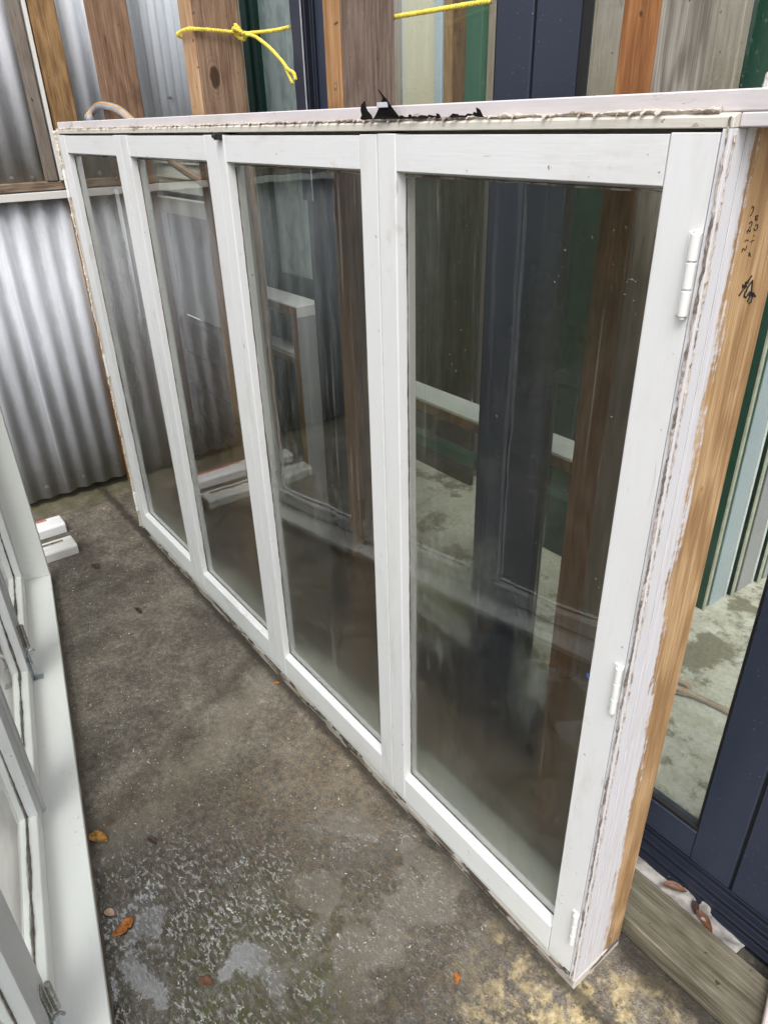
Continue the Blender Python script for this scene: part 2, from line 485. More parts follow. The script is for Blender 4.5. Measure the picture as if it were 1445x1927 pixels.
    # pale patches painted in for sky haze reflected by standing water
    pf = t.math('MULTIPLY', t.near(-0.42, -0.23, 0.10, 0.34, n1, 0.6), t.step(t.noise(7, 4, 0.5, t.mapping(loc=(1, 5, 0))), 0.48, 0.53))
    c = t.mix(t.math('MULTIPLY', pf, 0.38), c, (0.26, 0.235, 0.195))
    # pale dry slab under the racks
    bk = t.mix(t.step(n2, 0.35, 0.65), (0.50, 0.48, 0.39), (0.62, 0.61, 0.54))
    bk = t.mix(t.step(t.noise(4.5, 8, 0.7, t.mapping(loc=(5, 2, 0))), 0.50, 0.58, 0.0, 0.85), bk, (0.18, 0.165, 0.115))
    bk = t.mix(0.6, bk, t.ramp(n3, [(0.3, 0.62), (0.5, 0.98), (0.7, 1.25)]), 'MULTIPLY')
    c = t.mix(behind, c, bk)
    # water: film over the texture, quiet where it pools
    pool_n = t.noise(5.5, 9, 0.66, t.mapping(loc=(7, 3, 0)))
    pool = t.math('MULTIPLY', t.step(pool_n, 0.485, 0.57), wet)
    rip = t.noise(74, 3, 0.55, t.mapping((0.75, 1.6, 1), rot=(0, 0, R(-40))))
    shade_or_damp = t.step(n1, 0.45, 0.62, 0.0, 0.35)
    left = t.near(-0.58, -0.66, 0.12, 0.50, n2, 0.4)
    isl = t.step(t.math('ADD', rip, t.math('MULTIPLY', left, 0.035)), 0.53, 0.585)
    gl = t.math('MULTIPLY', wet, t.math('ADD', 0.07, t.math('MULTIPLY', isl, t.math('ADD', 0.30, t.math('MULTIPLY', left, 0.7)))))
    bright = t.near(-0.52, -0.66, 0.08, 0.26, n2, 0.35)
    film = t.math('MAXIMUM', gl, t.math('MULTIPLY', shade_or_damp, t.math('MULTIPLY', front, 0.15)))
    film = t.math('MAXIMUM', film, t.math('MULTIPLY', pool, t.math('ADD', 0.16, t.math('MULTIPLY', bright, 0.84))))
    rough = t.math('SUBTRACT', 0.72, t.math('MULTIPLY', film, 0.42))
    bn = t.bump(t.math('ADD', n3, t.math('MULTIPLY', n4, 0.5)), 0.5, 0.006)
    rh = t.math('MULTIPLY', rip, t.math('SUBTRACT', 1.0, t.math('MULTIPLY', pool, 0.93)))
    cn = t.bump(t.math('ADD', rh, t.math('MULTIPLY', t.math('MULTIPLY', n3, 0.35), t.math('SUBTRACT', 1.0, pool))), 1.0, 0.02)
    return t.done(t.bsdf(c, rough, bn, 0.0, 0.35, coat=film, coat_rough=0.035, coat_normal=cn))


# ------------------------------------------------------------------ mesh helper
class MB:
    def __init__(s):
        s.v, s.f = [], []

    def box(s, x0, x1, y0, y1, z0, z1):
        b = len(s.v)
        s.v += [(x0, y0, z0), (x1, y0, z0), (x1, y1, z0), (x0, y1, z0), (x0, y0, z1), (x1, y0, z1), (x1, y1, z1), (x0, y1, z1)]
        s.f += [tuple(b + i for i in q) for q in ((0, 3, 2, 1), (4, 5, 6, 7), (0, 1, 5, 4), (1, 2, 6, 5), (2, 3, 7, 6), (3, 0, 4, 7))]
        return s

    def prism(s, poly, axis, a, b):
        """poly: 2D outline in the two other axes (in xyz order), pushed along axis from a to b"""
        k = len(s.v)
        n = len(poly)
        for t in (a, b):
            for p, q in poly:
                s.v.append({'x': (t, p, q), 'y': (p, t, q), 'z': (p, q, t)}[axis])
        s.f.append(tuple(k + i for i in range(n)))
        s.f.append(tuple(k + n + i for i in reversed(range(n))))
        for i in range(n):
            j = (i + 1) % n
            s.f.append((k + i, k + n + i, k + n + j, k + j))
        return s

    def tube(s, pts, r, sides=8, cap=True, flat=1.0):
        pts = [Vector(p) for p in pts]
        k = len(s.v)
        n = len(pts)
        up = None
        for i, p in enumerate(pts):
            d = (pts[min(i + 1, n - 1)] - pts[max(i - 1, 0)]).normalized()
            if up is None:
                up = Vector((0, 0, 1)) if abs(d.z) < 0.9 else Vector((1, 0, 0))
            a = d.cross(up).normalized()
            b = a.cross(d).normalized()
            up = b
            rr = r(i / (n - 1)) if callable(r) else r
            for j in range(sides):
                t = 2 * math.pi * j / sides
                s.v.append(tuple(p + a * math.cos(t) * rr + b * math.sin(t) * rr * flat))
        for i in range(n - 1):
            for j in range(sides):
                j2 = (j + 1) % sides
                s.f.append((k + i * sides + j, k + i * sides + j2, k + (i + 1) * sides + j2, k + (i + 1) * sides + j))
        if cap:
            s.f.append(tuple(k + j for j in reversed(range(sides))))
            s.f.append(tuple(k + (n - 1) * sides + j for j in range(sides)))
        return s

    def grid(s, fn, nu, nv):
        k = len(s.v)
        for i in range(nu + 1):
            for j in range(nv + 1):
                s.v.append(tuple(fn(i / nu, j / nv)))
        for i in range(nu):
            for j in range(nv):
                a = k + i * (nv + 1) + j
                s.f.append((a, a + nv + 1, a + nv + 2, a + 1))
        return s

    def build(s, name, mat, parent=None, bev=0.0, smooth=False, seg=1, off=(0, 0, 0), solid=0.0, jitter=0.0, **props):
        bm = bmesh.new()
        vs = [bm.verts.new(Vector(p) - Vector(off)) for p in s.v]
        for f in s.f:
            try:
                bm.faces.new([vs[i] for i in f])
            except ValueError:
                pass
        bmesh.ops.recalc_face_normals(bm, faces=bm.faces)
        if jitter > 0:
            for v in bm.verts:
                v.co += mn.noise_vector(v.co * 9.0) * jitter
        if bev > 0:
            ed = [e for e in bm.edges if len(e.link_faces) == 2 and e.calc_face_angle(0) > 0.5]
            bmesh.ops.bevel(bm, geom=ed, offset=bev, segments=seg, affect='EDGES', clamp_overlap=True)
        if solid:
            bmesh.ops.solidify(bm, geom=bm.faces[:], thickness=solid)
        me = bpy.data.meshes.new(name)
        bm.to_mesh(me)
        bm.free()
        me.materials.append(mat)
        if smooth:
            for p in me.polygons:
                p.use_smooth = True
        o = bpy.data.objects.new(name, me)
        COL.objects.link(o)
        if parent is not None:
            o.parent = parent
        else:
            o.location = off
        for k, v in props.items():
            o[k] = v
        return o


def thing(name, label, cat, loc=(0, 0, 0), rz=0.0, group=None):
    o = bpy.data.objects.new(name, None)
    o.empty_display_size = 0.1
    COL.objects.link(o)
    o.location = loc
    o.rotation_euler = (0, 0, rz)
    o['label'] = label
    o['category'] = cat
    o['kind'] = 'thing'
    if group:
        o['group'] = group
    return o


def part(name, parent):
    o = bpy.data.objects.new(name, None)
    o.empty_display_size = 0.05
    COL.objects.link(o)
    o.parent = parent
    return o


def tag(o, label, cat, group=None):
    o['label'] = label
    o['category'] = cat
    o['kind'] = 'thing'
    if group:
        o['group'] = group
    return o


def bead(pts, r, amp, seed, sides=7, step=0.012, flat=0.6, crumb=0.0):
    """ragged line of old sealant along a path"""
    out = []
    for a, b in zip(pts[:-1], pts[1:]):
        a, b = Vector(a), Vector(b)
        n = max(2, int((b - a).length / step))
        for i in range(n):
            p = a.lerp(b, i / n)
            out.append(p + mn.noise_vector(p * 30 + Vector((seed, seed, seed))) * amp)
    out.append(Vector(pts[-1]))
    m = MB()
    n = len(out)
    m.tube(out, lambda t: r * (0.3 + 1.1 * abs(mn.noise(Vector((t * n * 0.06, seed, 0.3)))) + 0.6 * abs(mn.noise(Vector((t * n * 0.37, seed, 4.3))))), sides, True, flat)
    if crumb > 0:
        for i, p in enumerate(m.v):
            q = Vector(p)
            d = mn.noise_vector(q * 170 + Vector((seed, 0, 0))) * crumb + mn.noise_vector(q * 60) * crumb * 0.7
            m.v[i] = tuple(q + d)
    return m


# ------------------------------------------------------------------ materials
WHITE_Z = m_paint('white paint upright grain', (0.78, 0.782, 0.785), 'z', chips=0.045, under=(0.36, 0.33, 0.30), dirt=0.36, low_grime=0.35)
WHITE_X = m_paint('white paint level grain', (0.78, 0.782, 0.785), 'x', chips=0.045, under=(0.36, 0.33, 0.30), dirt=0.40, low_grime=0.25)
WHITE_CHIP = m_paint('chipped white paint', (0.80, 0.81, 0.80), 'x', 0.2, chips=0.06, under=(0.42, 0.35, 0.28))
HEAD_TOP = m_paint('lilac white undercoat', (0.66, 0.615, 0.625), 'x', 0.8, chips=0.12, under=(0.50, 0.42, 0.36), rough=0.6)
HEAD_LOW = m_paint('grimy cream paint', (0.66, 0.62, 0.55), 'x', 0.9, chips=0.10, under=(0.36, 0.29, 0.22), rough=0.6)
SEALANT = m_paint('old sealant', (0.56, 0.49, 0.42), 'x', 1.0, chips=0.2, under=(0.26, 0.20, 0.155), rough=0.8)
SEALANT_G = m_paint('grey brown sealant', (0.40, 0.34, 0.30), 'z', 1.0, chips=0.24, under=(0.17, 0.135, 0.11), rough=0.85)
SILL_EDGE = m_paint('rotting sill paint', (0.40, 0.37, 0.33), 'x', 0.8, chips=0.22, under=(0.07, 0.055, 0.045), rough=0.8)
SILL_END = m_paint('flaking end grain paint', (0.62, 0.58, 0.54), 'y', 0.8, chips=0.18, under=(0.15, 0.12, 0.10), rough=0.8)
JAMB = m_jamb()
INNER = m_paint('inner sill paint', (0.66, 0.70, 0.66), 'x', 0.25)
SASH_L = m_paint('cool white sash paint', (0.72, 0.73, 0.74), 'z', 0.28, chips=0.03, under=(0.55, 0.53, 0.50))
SILL_L = m_paint('fresh white sill paint', (0.86, 0.86, 0.83), 'x', 0.05, specks=0.5)
RAW_EDGE = m_wood('raw grey edge timber', (0.10, 0.075, 0.055), (0.34, 0.28, 0.22), 'x', stains=0.4)
BLACK = m_plain('matt black rubber', (0.010, 0.010, 0.010), 0.6)
SEAM = m_plain('mouldy putty', (0.10, 0.085, 0.07), 0.9, var=0.6, scale=70)
STEEL = m_plain('worn steel', (0.42, 0.40, 0.37), 0.34, 0.9, var=0.4, scale=120)
ZINC = m_plain('zinc plated steel', (0.42, 0.45, 0.48), 0.28, 0.85, var=0.2, scale=60)
HINGE_W = m_paint('chipped hinge paint', (0.80, 0.80, 0.78), 'z', 0.2, chips=0.07, under=(0.10, 0.09, 0.09))
PANE = m_glass('moist dirty window glass', dirt=0.014, fog=0.0, blur=0.8, wob=0.3, tint=(0.82, 0.83, 0.80), runs=0.12)
PANE_L = m_glass('dusty window glass', dirt=0.16, fog=0.14, wob=0.1)
PANE_N = m_glass('rain spotted door glass', dirt=0.035, fog=0.0, drops=0.35, tint=(0.95, 0.97, 0.94))
OBSCURE = m_obscure('rippled privacy glass')
NAVY = m_alu('navy powder coat', (0.027, 0.035, 0.060))
NAVY_D = m_alu('dark navy powder coat', (0.012, 0.015, 0.026), 0.5)
GREEN = m_alu('dark green powder coat', (0.006, 0.036, 0.026), 0.6, 0.3)
GREEN_P = m_alu('faded green paint', (0.035, 0.13, 0.085), 0.9, 0.5)
GREEN_M = m_alu('middle green powder coat', (0.014, 0.070, 0.048), 0.9, 0.4)
CREAM_L = m_plain('cream seal strip', (0.50, 0.50, 0.40), 0.6)
PALE_BLUE = m_paint('pale blue paint', (0.42, 0.50, 0.56), 'z', 0.3, chips=0.02)
WALL_IRON = m_iron('galvanised iron', (0.62, 0.67, 0.72), 0.15, metal=0.0)
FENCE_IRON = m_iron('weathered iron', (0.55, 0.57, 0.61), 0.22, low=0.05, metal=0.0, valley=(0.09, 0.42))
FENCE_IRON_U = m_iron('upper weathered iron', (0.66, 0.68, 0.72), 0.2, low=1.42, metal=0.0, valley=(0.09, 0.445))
REAR_IRON = m_iron('shaded iron', (0.34, 0.35, 0.34), 0.5)
PW = dict(axis='z')
POST1 = m_wood('honey brown timber', (0.16, 0.085, 0.035), (0.42, 0.25, 0.115), seed=1.1, stains=0.45)
POST2 = m_wood('red brown sawn timber', (0.17, 0.095, 0.055), (0.37, 0.235, 0.155), seed=2.3, grain=0.6, furry=0.2, stains=0.5)
POST3 = m_wood('knotty brown sawn timber', (0.17, 0.10, 0.065), (0.40, 0.27, 0.185), seed=3.9, grain=0.7, knot=(0, -0.024, 1.7705, 0.017, 0.030), furry=0.25)
POST4 = m_wood('grey brown sawn timber', (0.14, 0.095, 0.075), (0.34, 0.26, 0.215), seed=5.2, grain=0.35, furry=0.2, stains=0.45)
POST5 = m_wood('silver grey timber', (0.17, 0.15, 0.125), (0.37, 0.34, 0.295), seed=7.7, grain=1.3, stains=0.3, shade_or_damp=1.5)  # lower length carries painted shade
EDGE3 = m_wood('fresh tan timber edge', (0.33, 0.19, 0.095), (0.60, 0.41, 0.255), seed=4.4, grain=0.5, stains=0.15)
EDGE4 = m_wood('orange timber edge', (0.26, 0.135, 0.055), (0.50, 0.285, 0.135), seed=6.1, grain=0.4, stains=0.3, shade_or_damp=1.5)  # shade painted into the lower edge colour
EDGE5 = m_wood('rust orange timber edge', (0.17, 0.065, 0.022), (0.41, 0.19, 0.07), seed=8.6, grain=0.9, stains=0.4, shade_or_damp=1.5)  # darker lower edge stands in for shade
GIRT = m_wood('weathered rail timber', (0.15, 0.10, 0.07), (0.37, 0.28, 0.20), 'y', seed=2.0)
STUD = m_wood('grey stud timber', (0.16, 0.13, 0.105), (0.33, 0.28, 0.235), seed=9.0, grain=0.4)
BATTEN = m_paint('cream batten paint', (0.76, 0.74, 0.70), 'y', 0.15)
PLANK = m_wood('green grey plank timber', (0.085, 0.074, 0.050), (0.27, 0.245, 0.185), 'x', seed=3.3, stains=0.45, grain=0.55, furry=0.15)
PLANK_Y = m_wood('mossy yellow plank', (0.16, 0.13, 0.05), (0.42, 0.34, 0.16), 'x', seed=6.6, stains=0.5)
BOARD_D = m_wood('dark rack boards', (0.055, 0.035, 0.022), (0.15, 0.10, 0.068), 'x', seed=1.7)
BOARD_G = m_wood('greige board', (0.30, 0.255, 0.205), (0.46, 0.41, 0.345), seed=1.2, grain=0.3, stains=0.12)
BOARD_B = m_wood('brown board', (0.13, 0.08, 0.045), (0.27, 0.17, 0.10), seed=8.2, grain=0.4)
BOARD_T = m_wood('tan board', (0.29, 0.18, 0.095), (0.46, 0.31, 0.18), seed=2.9, grain=0.5)
CREAM_D = m_paint('cream door paint', (0.62, 0.58, 0.42), 'z', 0.35, specks=1.0)
LILAC = m_paint('lilac grey paint', (0.36, 0.36, 0.39), 'z', 0.3, chips=0.03)
BROWN_EDGE = m_wood('bare brown edge', (0.16, 0.085, 0.035), (0.36, 0.22, 0.10), seed=4.9)
ROPE = m_plain('yellow polypropylene rope', (0.84, 0.68, 0.10), 0.5, var=0.2, scale=90)
HOSE = m_plain('grey garden hose', (0.30, 0.31, 0.33), 0.45, var=0.15)
HOSE_S = m_plain('orange hose stripe', (0.62, 0.30, 0.035), 0.5)
FILM = m_plain('torn black plastic', (0.006, 0.005, 0.005), 0.75, spec=0.15, var=0.3, scale=60, bump=0.3)
CLOTH = m_plain('dirty grey cloth', (0.36, 0.34, 0.32), 0.95, var=0.5, scale=22, bump=0.6)
LEAF_O = m_plain('wet orange leaf', (0.36, 0.12, 0.018), 0.22, var=0.6, scale=90, bump=0.4)
LEAF_Y = m_plain('spotted ochre leaf', (0.33, 0.16, 0.03), 0.3, var=0.8, scale=70, bump=0.4)
LEAF_B = m_plain('brown dead leaf', (0.13, 0.055, 0.028), 0.55, var=0.5, scale=60, bump=0.4)
LEAF_P = m_plain('pinkish dry leaf', (0.45, 0.29, 0.21), 0.5, var=0.3, scale=60, bump=0.4)
LEAF_D = m_plain('dark wet leaf', (0.06, 0.032, 0.028), 0.2, var=0.5, scale=60, bump=0.4)
CHIP = m_plain('paint flakes', (0.60, 0.57, 0.50), 0.7, var=0.25, scale=40)
MARKER = m_plain('black marker ink', (0.012, 0.011, 0.012), 0.6)
PINK = m_plain('raw pink timber scar', (0.42, 0.17, 0.13), 0.8, var=0.4, scale=60)
BLUE = m_plain('blue paint fleck', (0.02, 0.10, 0.42), 0.5)
FILM_E = m_plain('clear film edge', (0.55, 0.57, 0.60), 0.4)

# ------------------------------------------------------------------ the setting
g = MB()
g.v = [(-22, -22, 0), (22, -22, 0), (22, 22, 0), (-22, 22, 0)]
g.f = [(0, 1, 2, 3)]
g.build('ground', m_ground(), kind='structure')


def corrugated(axis, a0, a1, z0, z1, at, pitch, amp, phase=0.0, lap=None):
    """sheet of corrugated iron: axis it runs along, its extent, and where it stands"""
    m = MB()
    n = int((a1 - a0) / pitch * 10)

    def fn(u, v):
        a = a0 + (a1 - a0) * u
        w = at + amp * math.cos(2 * math.pi * (a - phase) / pitch)
        z = z0 + (z1 - z0) * v
        return (a, w, z) if axis == 'x' else (w, a, z)
    m.grid(fn, n, 1)
    return m


# end fence at the far end of the alley
fence = thing('corrugated_fence', 'weathered grey corrugated iron fence closing the far left end', 'fence', (-3.1, -0.4, 0))
FO = (-3.1, -0.4, 0)
for a0, a1, dz, dx in ((-1.95, -0.9, 0.018, -0.004), (-0.955, -0.118, 0.022, 0.0), (-0.17, 0.42, 0.03, 0.0035)):
    corrugated('y', a0, a1, 0.012 + dz, 1.405, -3.1 + dx, 0.09, 0.0100, 0.02).build('lower_sheet', FENCE_IRON, fence, smooth=True, off=FO, solid=0.0012)
for a0, a1, dx in ((-1.95, -0.62, -0.006), (-0.68, 0.42, -0.002)):
    corrugated('y', a0, a1, 1.452, 2.55, -3.1 + dx, 0.09, 0.0095, 0.045).build('upper_sheet', FENCE_IRON_U, fence, smooth=True, off=FO, solid=0.0012)
MB().box(-3.24, -3.21, -1.95, 0.5, 0.0, 0.35).build('added_gap_board', BOARD_D, fence, 0.002, off=FO)  # unseen dark board added behind the fence to blacken the gap below
MB().box(-3.13, -3.062, -1.95, 0.135, 1.424, 1.456).build('rail', GIRT, fence, 0.002, off=FO)
MB().box(-3.082, -3.056, -1.95, 0.142, 1.388, 1.418).build('batten', BATTEN, fence, 0.0015, off=FO)
MB().box(-3.086, -3.056, 0.066, 0.112, 1.458, 2.55).build('stud', STUD, fence, 0.002, off=FO)
MB().box(-3.074, -3.05, 0.120, 0.134, 1.458, 2.55).build('cover_strip', BATTEN, fence, 0.001, off=FO)
for y, z in ((-0.256, 0.098), (-0.076, 0.1), (0.099, 0.113), (-0.44, 0.1), (-0.6, 0.1), (-0.062, 1.477), (0.019, 1.474), (-0.16, 1.478), (-0.256, 1.476)):
    x = -3.1 + 0.0125
    sm = MB()
    sm.tube([(x - 0.006, y, z), (x + 0.002, y, z)], 0.0095, 10)
    sm.tube([(x + 0.002, y, z), (x + 0.007, y, z)], 0.0055, 6)
    sm.build('roofing_screw', STEEL, fence, off=FO)

# back wall of corrugated iron behind the posts
wall = thing('corrugated_wall', 'bright galvanised corrugated iron wall behind the left rack posts', 'wall', (-2.6, 0.40, 0))
WO = (-2.6, 0.40, 0)
for a0, a1, dy in ((-3.3, -2.22, 0.0), (-2.262, -1.88, -0.0035)):
    corrugated('x', a0, a1, 1.575, 2.62, 0.385 + dy, 0.076, 0.0065, 0.01).build('sheet', WALL_IRON, wall, smooth=True, off=WO, solid=0.001)
for x, z in ((-2.36, 1.74), (-2.06, 1.9), (-2.9, 1.95)):
    MB().tube([(x, 0.378, z), (x, 0.366, z)], 0.005, 8).build('roofing_screw', STEEL, wall, off=WO)
for k in range(3):
    zz = 1.425 + 0.05 * k
    MB().prism([(0.398, zz), (0.378, zz), (0.390, zz + 0.056), (0.398, zz + 0.056)], 'x', -2.62, -1.88).build('weatherboard', INNER, wall, 0.001, off=WO)
MB().box(-2.66, -1.86, 0.345, 0.372, 1.352, 1.408).build('white_rail', BATTEN, wall, 0.002, off=WO)
MB().box(-3.3, -2.63, 0.40, 0.42, 0.0, 1.575).build('lower_panel', REAR_IRON, wall, 0.002, off=WO)
MB().box(-2.62, -1.86, 0.40, 0.42, 0.93, 1.42).build('grey_panel', LILAC, wall, 0.002, off=WO)
for k in range(6):
    MB().box(-2.62, -1.86, 0.385 - 0.006 * (k % 2), 0.42, 0.02 + 0.15 * k, 0.165 + 0.15 * k).build('board', BOARD_D, wall, 0.003, off=WO)

rear = thing('rear_wall', 'dull corrugated iron wall far behind the stacked windows', 'wall', (-1, 2.7, 0))
corrugated('x', -4.2, 3.4, 0.02, 2.3, 2.7, 0.1, 0.011).build('sheet', REAR_IRON, rear, smooth=True, off=(-1, 2.7, 0), solid=0.001)


# rack posts
def post(label, x0, x1, y0, y1, side_m, face_m, top=2.62, lean=0.0, skew=0.0):
    c = ((x0 + x1) / 2, (y0 + y1) / 2, 0)
    t = thing('timber_post', label, 'post', c, 0, 'rough sawn timber posts of the rack')
    core = MB()
    core.box(x0, x1, y0 + 0.0035, y1, 0, top)
    o = core.build('post_core', side_m, t, 0.0035, off=c)
    fc = MB()
    fc.box(x0 + 0.001, x1 - 0.001, y0, y0 + 0.0055, 0.001, top - 0.002)
    fc.build('sawn_front_edge', face_m, t, 0.0022, off=c)
    return t


post('honey brown timber post in the far corner beside the grey fence', -3.115, -3.052, 0.142, 0.245, POST1, POST1)
post('red brown timber post behind the coiled hose end', -2.580, -2.492, 0.2, 0.322, POST2, POST2)
post('brown timber post with a big dark knot, yellow rope tied round it', -1.800, -1.718, 0.2, 0.345, POST3, EDGE3)
post('grey brown timber post with orange front edge behind the torn black plastic', -1.074, -1.012, 0.2, 0.346, POST4, EDGE4)
post('silver grey figured timber post with rust orange front edge, rightmost', -0.309, -0.247, 0.2, 0.330, POST5, EDGE5)

# ------------------------------------------------------------------ main window frame with four casements
win = thing('window_frame', 'big salvaged white timber window frame with four glazed casements, standing on wet concrete', 'window frame', (0, 0, 0))
XL, XR = -2.532, 0.0
# head: upper board set back a little, lower moulding, ragged sealant between
MB().box(XL, 0.042, 0.012, 0.162, 1.652, 1.673).build('head', HEAD_TOP, win, 0.0015, jitter=0.0008)
MB().prism([(0.001, 1.637), (0.03, 1.637), (0.03, 1.6515), (0.008, 1.6515), (0.001, 1.648)], 'x', XL + 0.004, 0.0).build('head_moulding', HEAD_LOW, win, 0.001)
hb = bead([(XL, 0.006, 1.6505), (-1.6, 0.007, 1.651), (-0.8, 0.006, 1.6525), (-0.02, 0.006, 1.6545)], 0.0044, 0.0016, 3.0, 9, 0.004, 0.6, 0.0018)
hb.build('sealant_bead', SEALANT, win)
fl = MB()
rnd = random.Random(5)
x = XL + 0.05
while x < -0.08:
    w = rnd.uniform(0.002, 0.011)
    h = rnd.uniform(0.0008, 0.0035)
    y = -0.001
    z = 1.6505 + 0.002 * (x - XL) / 2.5
    k = len(fl.v)
    fl.v += [(x, y, z), (x + w, y - 0.001, z + 0.001), (x + w * 0.6, y - 0.003, z - h), (x, y + 0.004, z + 0.003), (x + w, y + 0.003, z + 0.003)]
    fl.f += [(k, k + 1, k + 2), (k, k + 3, k + 4, k + 1), (k, k + 2, k + 3), (k + 1, k + 4, k + 2), (k + 3, k + 2, k + 4)]
    x += rnd.uniform(0.004, 0.045)
fl.build('sealant_crumbs', SEALANT, win, kind='stuff')
MB().box(0.0005, 0.042, 0.0115, 0.0305, 1.6372, 1.6515).box(-0.03, 0.042, 0.031, 0.162, 1.6372, 1.6515).build('horn', HEAD_TOP, win, 0.0015, jitter=0.0012)
# jambs
MB().box(-0.0105, XR, 0.0, 0.0305, 0.03, 1.6365).build('jamb_edge', m_paint('lilac white jamb paint', (0.72, 0.71, 0.745), 'z', 0.5, chips=0.05, under=(0.45, 0.36, 0.30), rough=0.6), win, 0.0005)
MB().box(-0.029, -0.0012, 0.0306, 0.0324, 0.03, 1.6365).build('jamb_joint', SEAM, win)  # dark strip added inside the jamb gap, standing in for its shade
MB().box(-0.03, XR, 0.0325, 0.160, 0.03, 1.6365).build('jamb', JAMB, win, 0.0006)
MB().box(-0.03, -0.0125, 0.043, 0.0325, 0.03, 1.6365).build('jamb_stop', WHITE_Z, win)
MB().box(XL, XL + 0.032, 0.001, 0.160, 0.03, 1.6365).build('jamb', m_paint('left jamb paint', (0.62, 0.58, 0.52), 'z', 0.7, chips=0.12, under=(0.33, 0.22, 0.13), rough=0.7), win, 0.0015)
bead([(-0.004, 0.0, 1.648), (-0.003, -0.001, 1.2), (-0.004, -0.001, 0.7), (-0.003, 0.0, 0.02)], 0.0040, 0.0016, 8.0, 9, 0.0035, 0.5, 0.0015).build('sealant_bead', SEALANT_G, win)
bead([(0.0005, 0.006, 1.63), (0.0005, 0.005, 0.9), (0.0005, 0.006, 0.02)], 0.0026, 0.0012, 18.0, 8, 0.0035, 0.5, 0.0014).build('sealant_bead', SEALANT, win)
bead([(XL + 0.004, -0.002, 1.645), (XL + 0.004, -0.002, 0.9), (XL + 0.005, -0.001, 0.03)], 0.005, 0.0025, 28.0, 9, 0.005, 0.8, 0.003).build('sealant_bead', m_paint('crumbly cream sealant', (0.70, 0.64, 0.56), 'z', 0.6, chips=0.10, under=(0.40, 0.28, 0.17), rough=0.8), win)
# sill
MB().box(XL + 0.004, -0.001, 0.004, 0.138, 0.0, 0.029).build('sill', SILL_EDGE, win, 0.002, jitter=0.002)
MB().prism([(0.006, 0.030), (0.13, 0.030), (0.13, 0.092), (0.043, 0.100), (0.043, 0.0435), (0.006, 0.0435)], 'x', XL + 0.034, -0.032).build('inner_sill', INNER, win, 0.001)
MB().box(-0.003, 0.0022, 0.004, 0.158, -0.0005, 0.0275).build('sill_end', SILL_END, win, 0.0012, jitter=0.0015)
splint = MB()
for k in range(34):
    xx = -2.45 + 2.4 * k / 33 + rnd.uniform(-.03, .03)
    L = rnd.uniform(0.03, 0.11)
    zz = rnd.uniform(0.006, 0.026)
    splint.box(xx, xx + L, 0.001, 0.0045, zz, zz + rnd.uniform(0.002, 0.006))
splint.build('rotten_splinters', RAW_EDGE, win, 0.0006, kind='stuff')
# mullion backing strips
for mx_ in (-1.885, -1.245, -0.625):
    MB().box(mx_ - 0.022, mx_ + 0.022, 0.043, 0.062, 0.10, 1.6365).build('mullion', INNER, win, 0.001)
MB().box(XL + 0.032, -0.03, 0.043, 0.16, 1.60, 1.6365).build('head_stop', HEAD_LOW, win)

SASHES = [(-2.499, -1.8865, -2.436, -1.936, 0.050, 1.632), (-1.8835, -1.2465, -1.824, -1.306, 0.050, 1.632),
          (-1.2435, -0.6262, -1.200, -0.676, 0.046, 1.632), (-0.6238, -0.0125, -0.576, -0.073, 0.046, 1.633)]
for i, (x0, x1, g0, g1, zb, zt) in enumerate(SASHES):
    s = part('sash', win)
    s['label'] = ['far casement against the left jamb', 'second casement from the far end', 'third casement from the far end', 'nearest casement, hung on the right jamb'][i]
    yo = 0.0 + 0.001 * (i % 2)
    gt, gb = 1.577, 0.128
    rev = 0.021
    for (a, b, inner, sg) in ((x0, g0, g0, 1), (g1, x1, g1, -1)):
        if sg > 0:
            pl = [(a, yo), (b - 0.0015, yo), (b, yo + 0.002), (b + 0.003, yo + rev), (b + 0.003, 0.041), (a, 0.041)]
        else:
            pl = [(a + 0.0015, yo), (b, yo), (b, 0.041), (a - 0.003, 0.041), (a - 0.003, yo + rev), (a, yo + 0.002)]
        MB().prism(pl, 'z', zb, zt).build('stile', WHITE_Z, s, 0.0008)
    ga, gb2 = g0 + 0.0012, g1 - 0.0012
    MB().prism([(yo + 0.0008, zt - 0.0015), (0.0405, zt - 0.0015), (0.0405, gt - 0.004), (yo + rev, gt - 0.004), (yo + 0.003, gt), (yo + 0.0008, gt + 0.001)], 'x', ga, gb2).build('top_rail', WHITE_X, s, 0.0006)
    MB().prism([(yo + 0.0008, zb + 0.001), (0.0405, zb + 0.001), (0.0405, gb + 0.009), (yo + rev, gb + 0.007), (yo + 0.003, gb + 0.0005), (yo + 0.0008, gb - 0.002)], 'x', ga, gb2).build('bottom_rail', WHITE_CHIP if i in (0, 3) else WHITE_X, s, 0.0008)
    MB().box(g0 + 0.0012, g1 - 0.0012, yo + rev + 0.001, yo + rev + 0.005, gb + 0.0075, gt - 0.0045).build('glass_pane', PANE, s)
    pu = bead([(g0 + 0.003, yo + rev - 0.001, gt - 0.006), (g1 - 0.003, yo + rev - 0.001, gt - 0.007)], 0.0034, 0.0016, 40 + i, 6, 0.01)
    pu.build('top_putty', SEALANT_G, s, smooth=True)
    pu = bead([(g0 + 0.004, yo + rev - 0.001, gt - 0.01), (g0 + 0.004, yo + rev - 0.001, gb + 0.01)], 0.0018, 0.0007, 50 + i, 5, 0.012)
    pu.tube([(g0 + 0.004, yo + rev, gb + 0.0085), (g1 - 0.004, yo + rev, gb + 0.0085)], 0.0016, 5)
    pu.build('glazing_seam', SEAM, s, smooth=True)


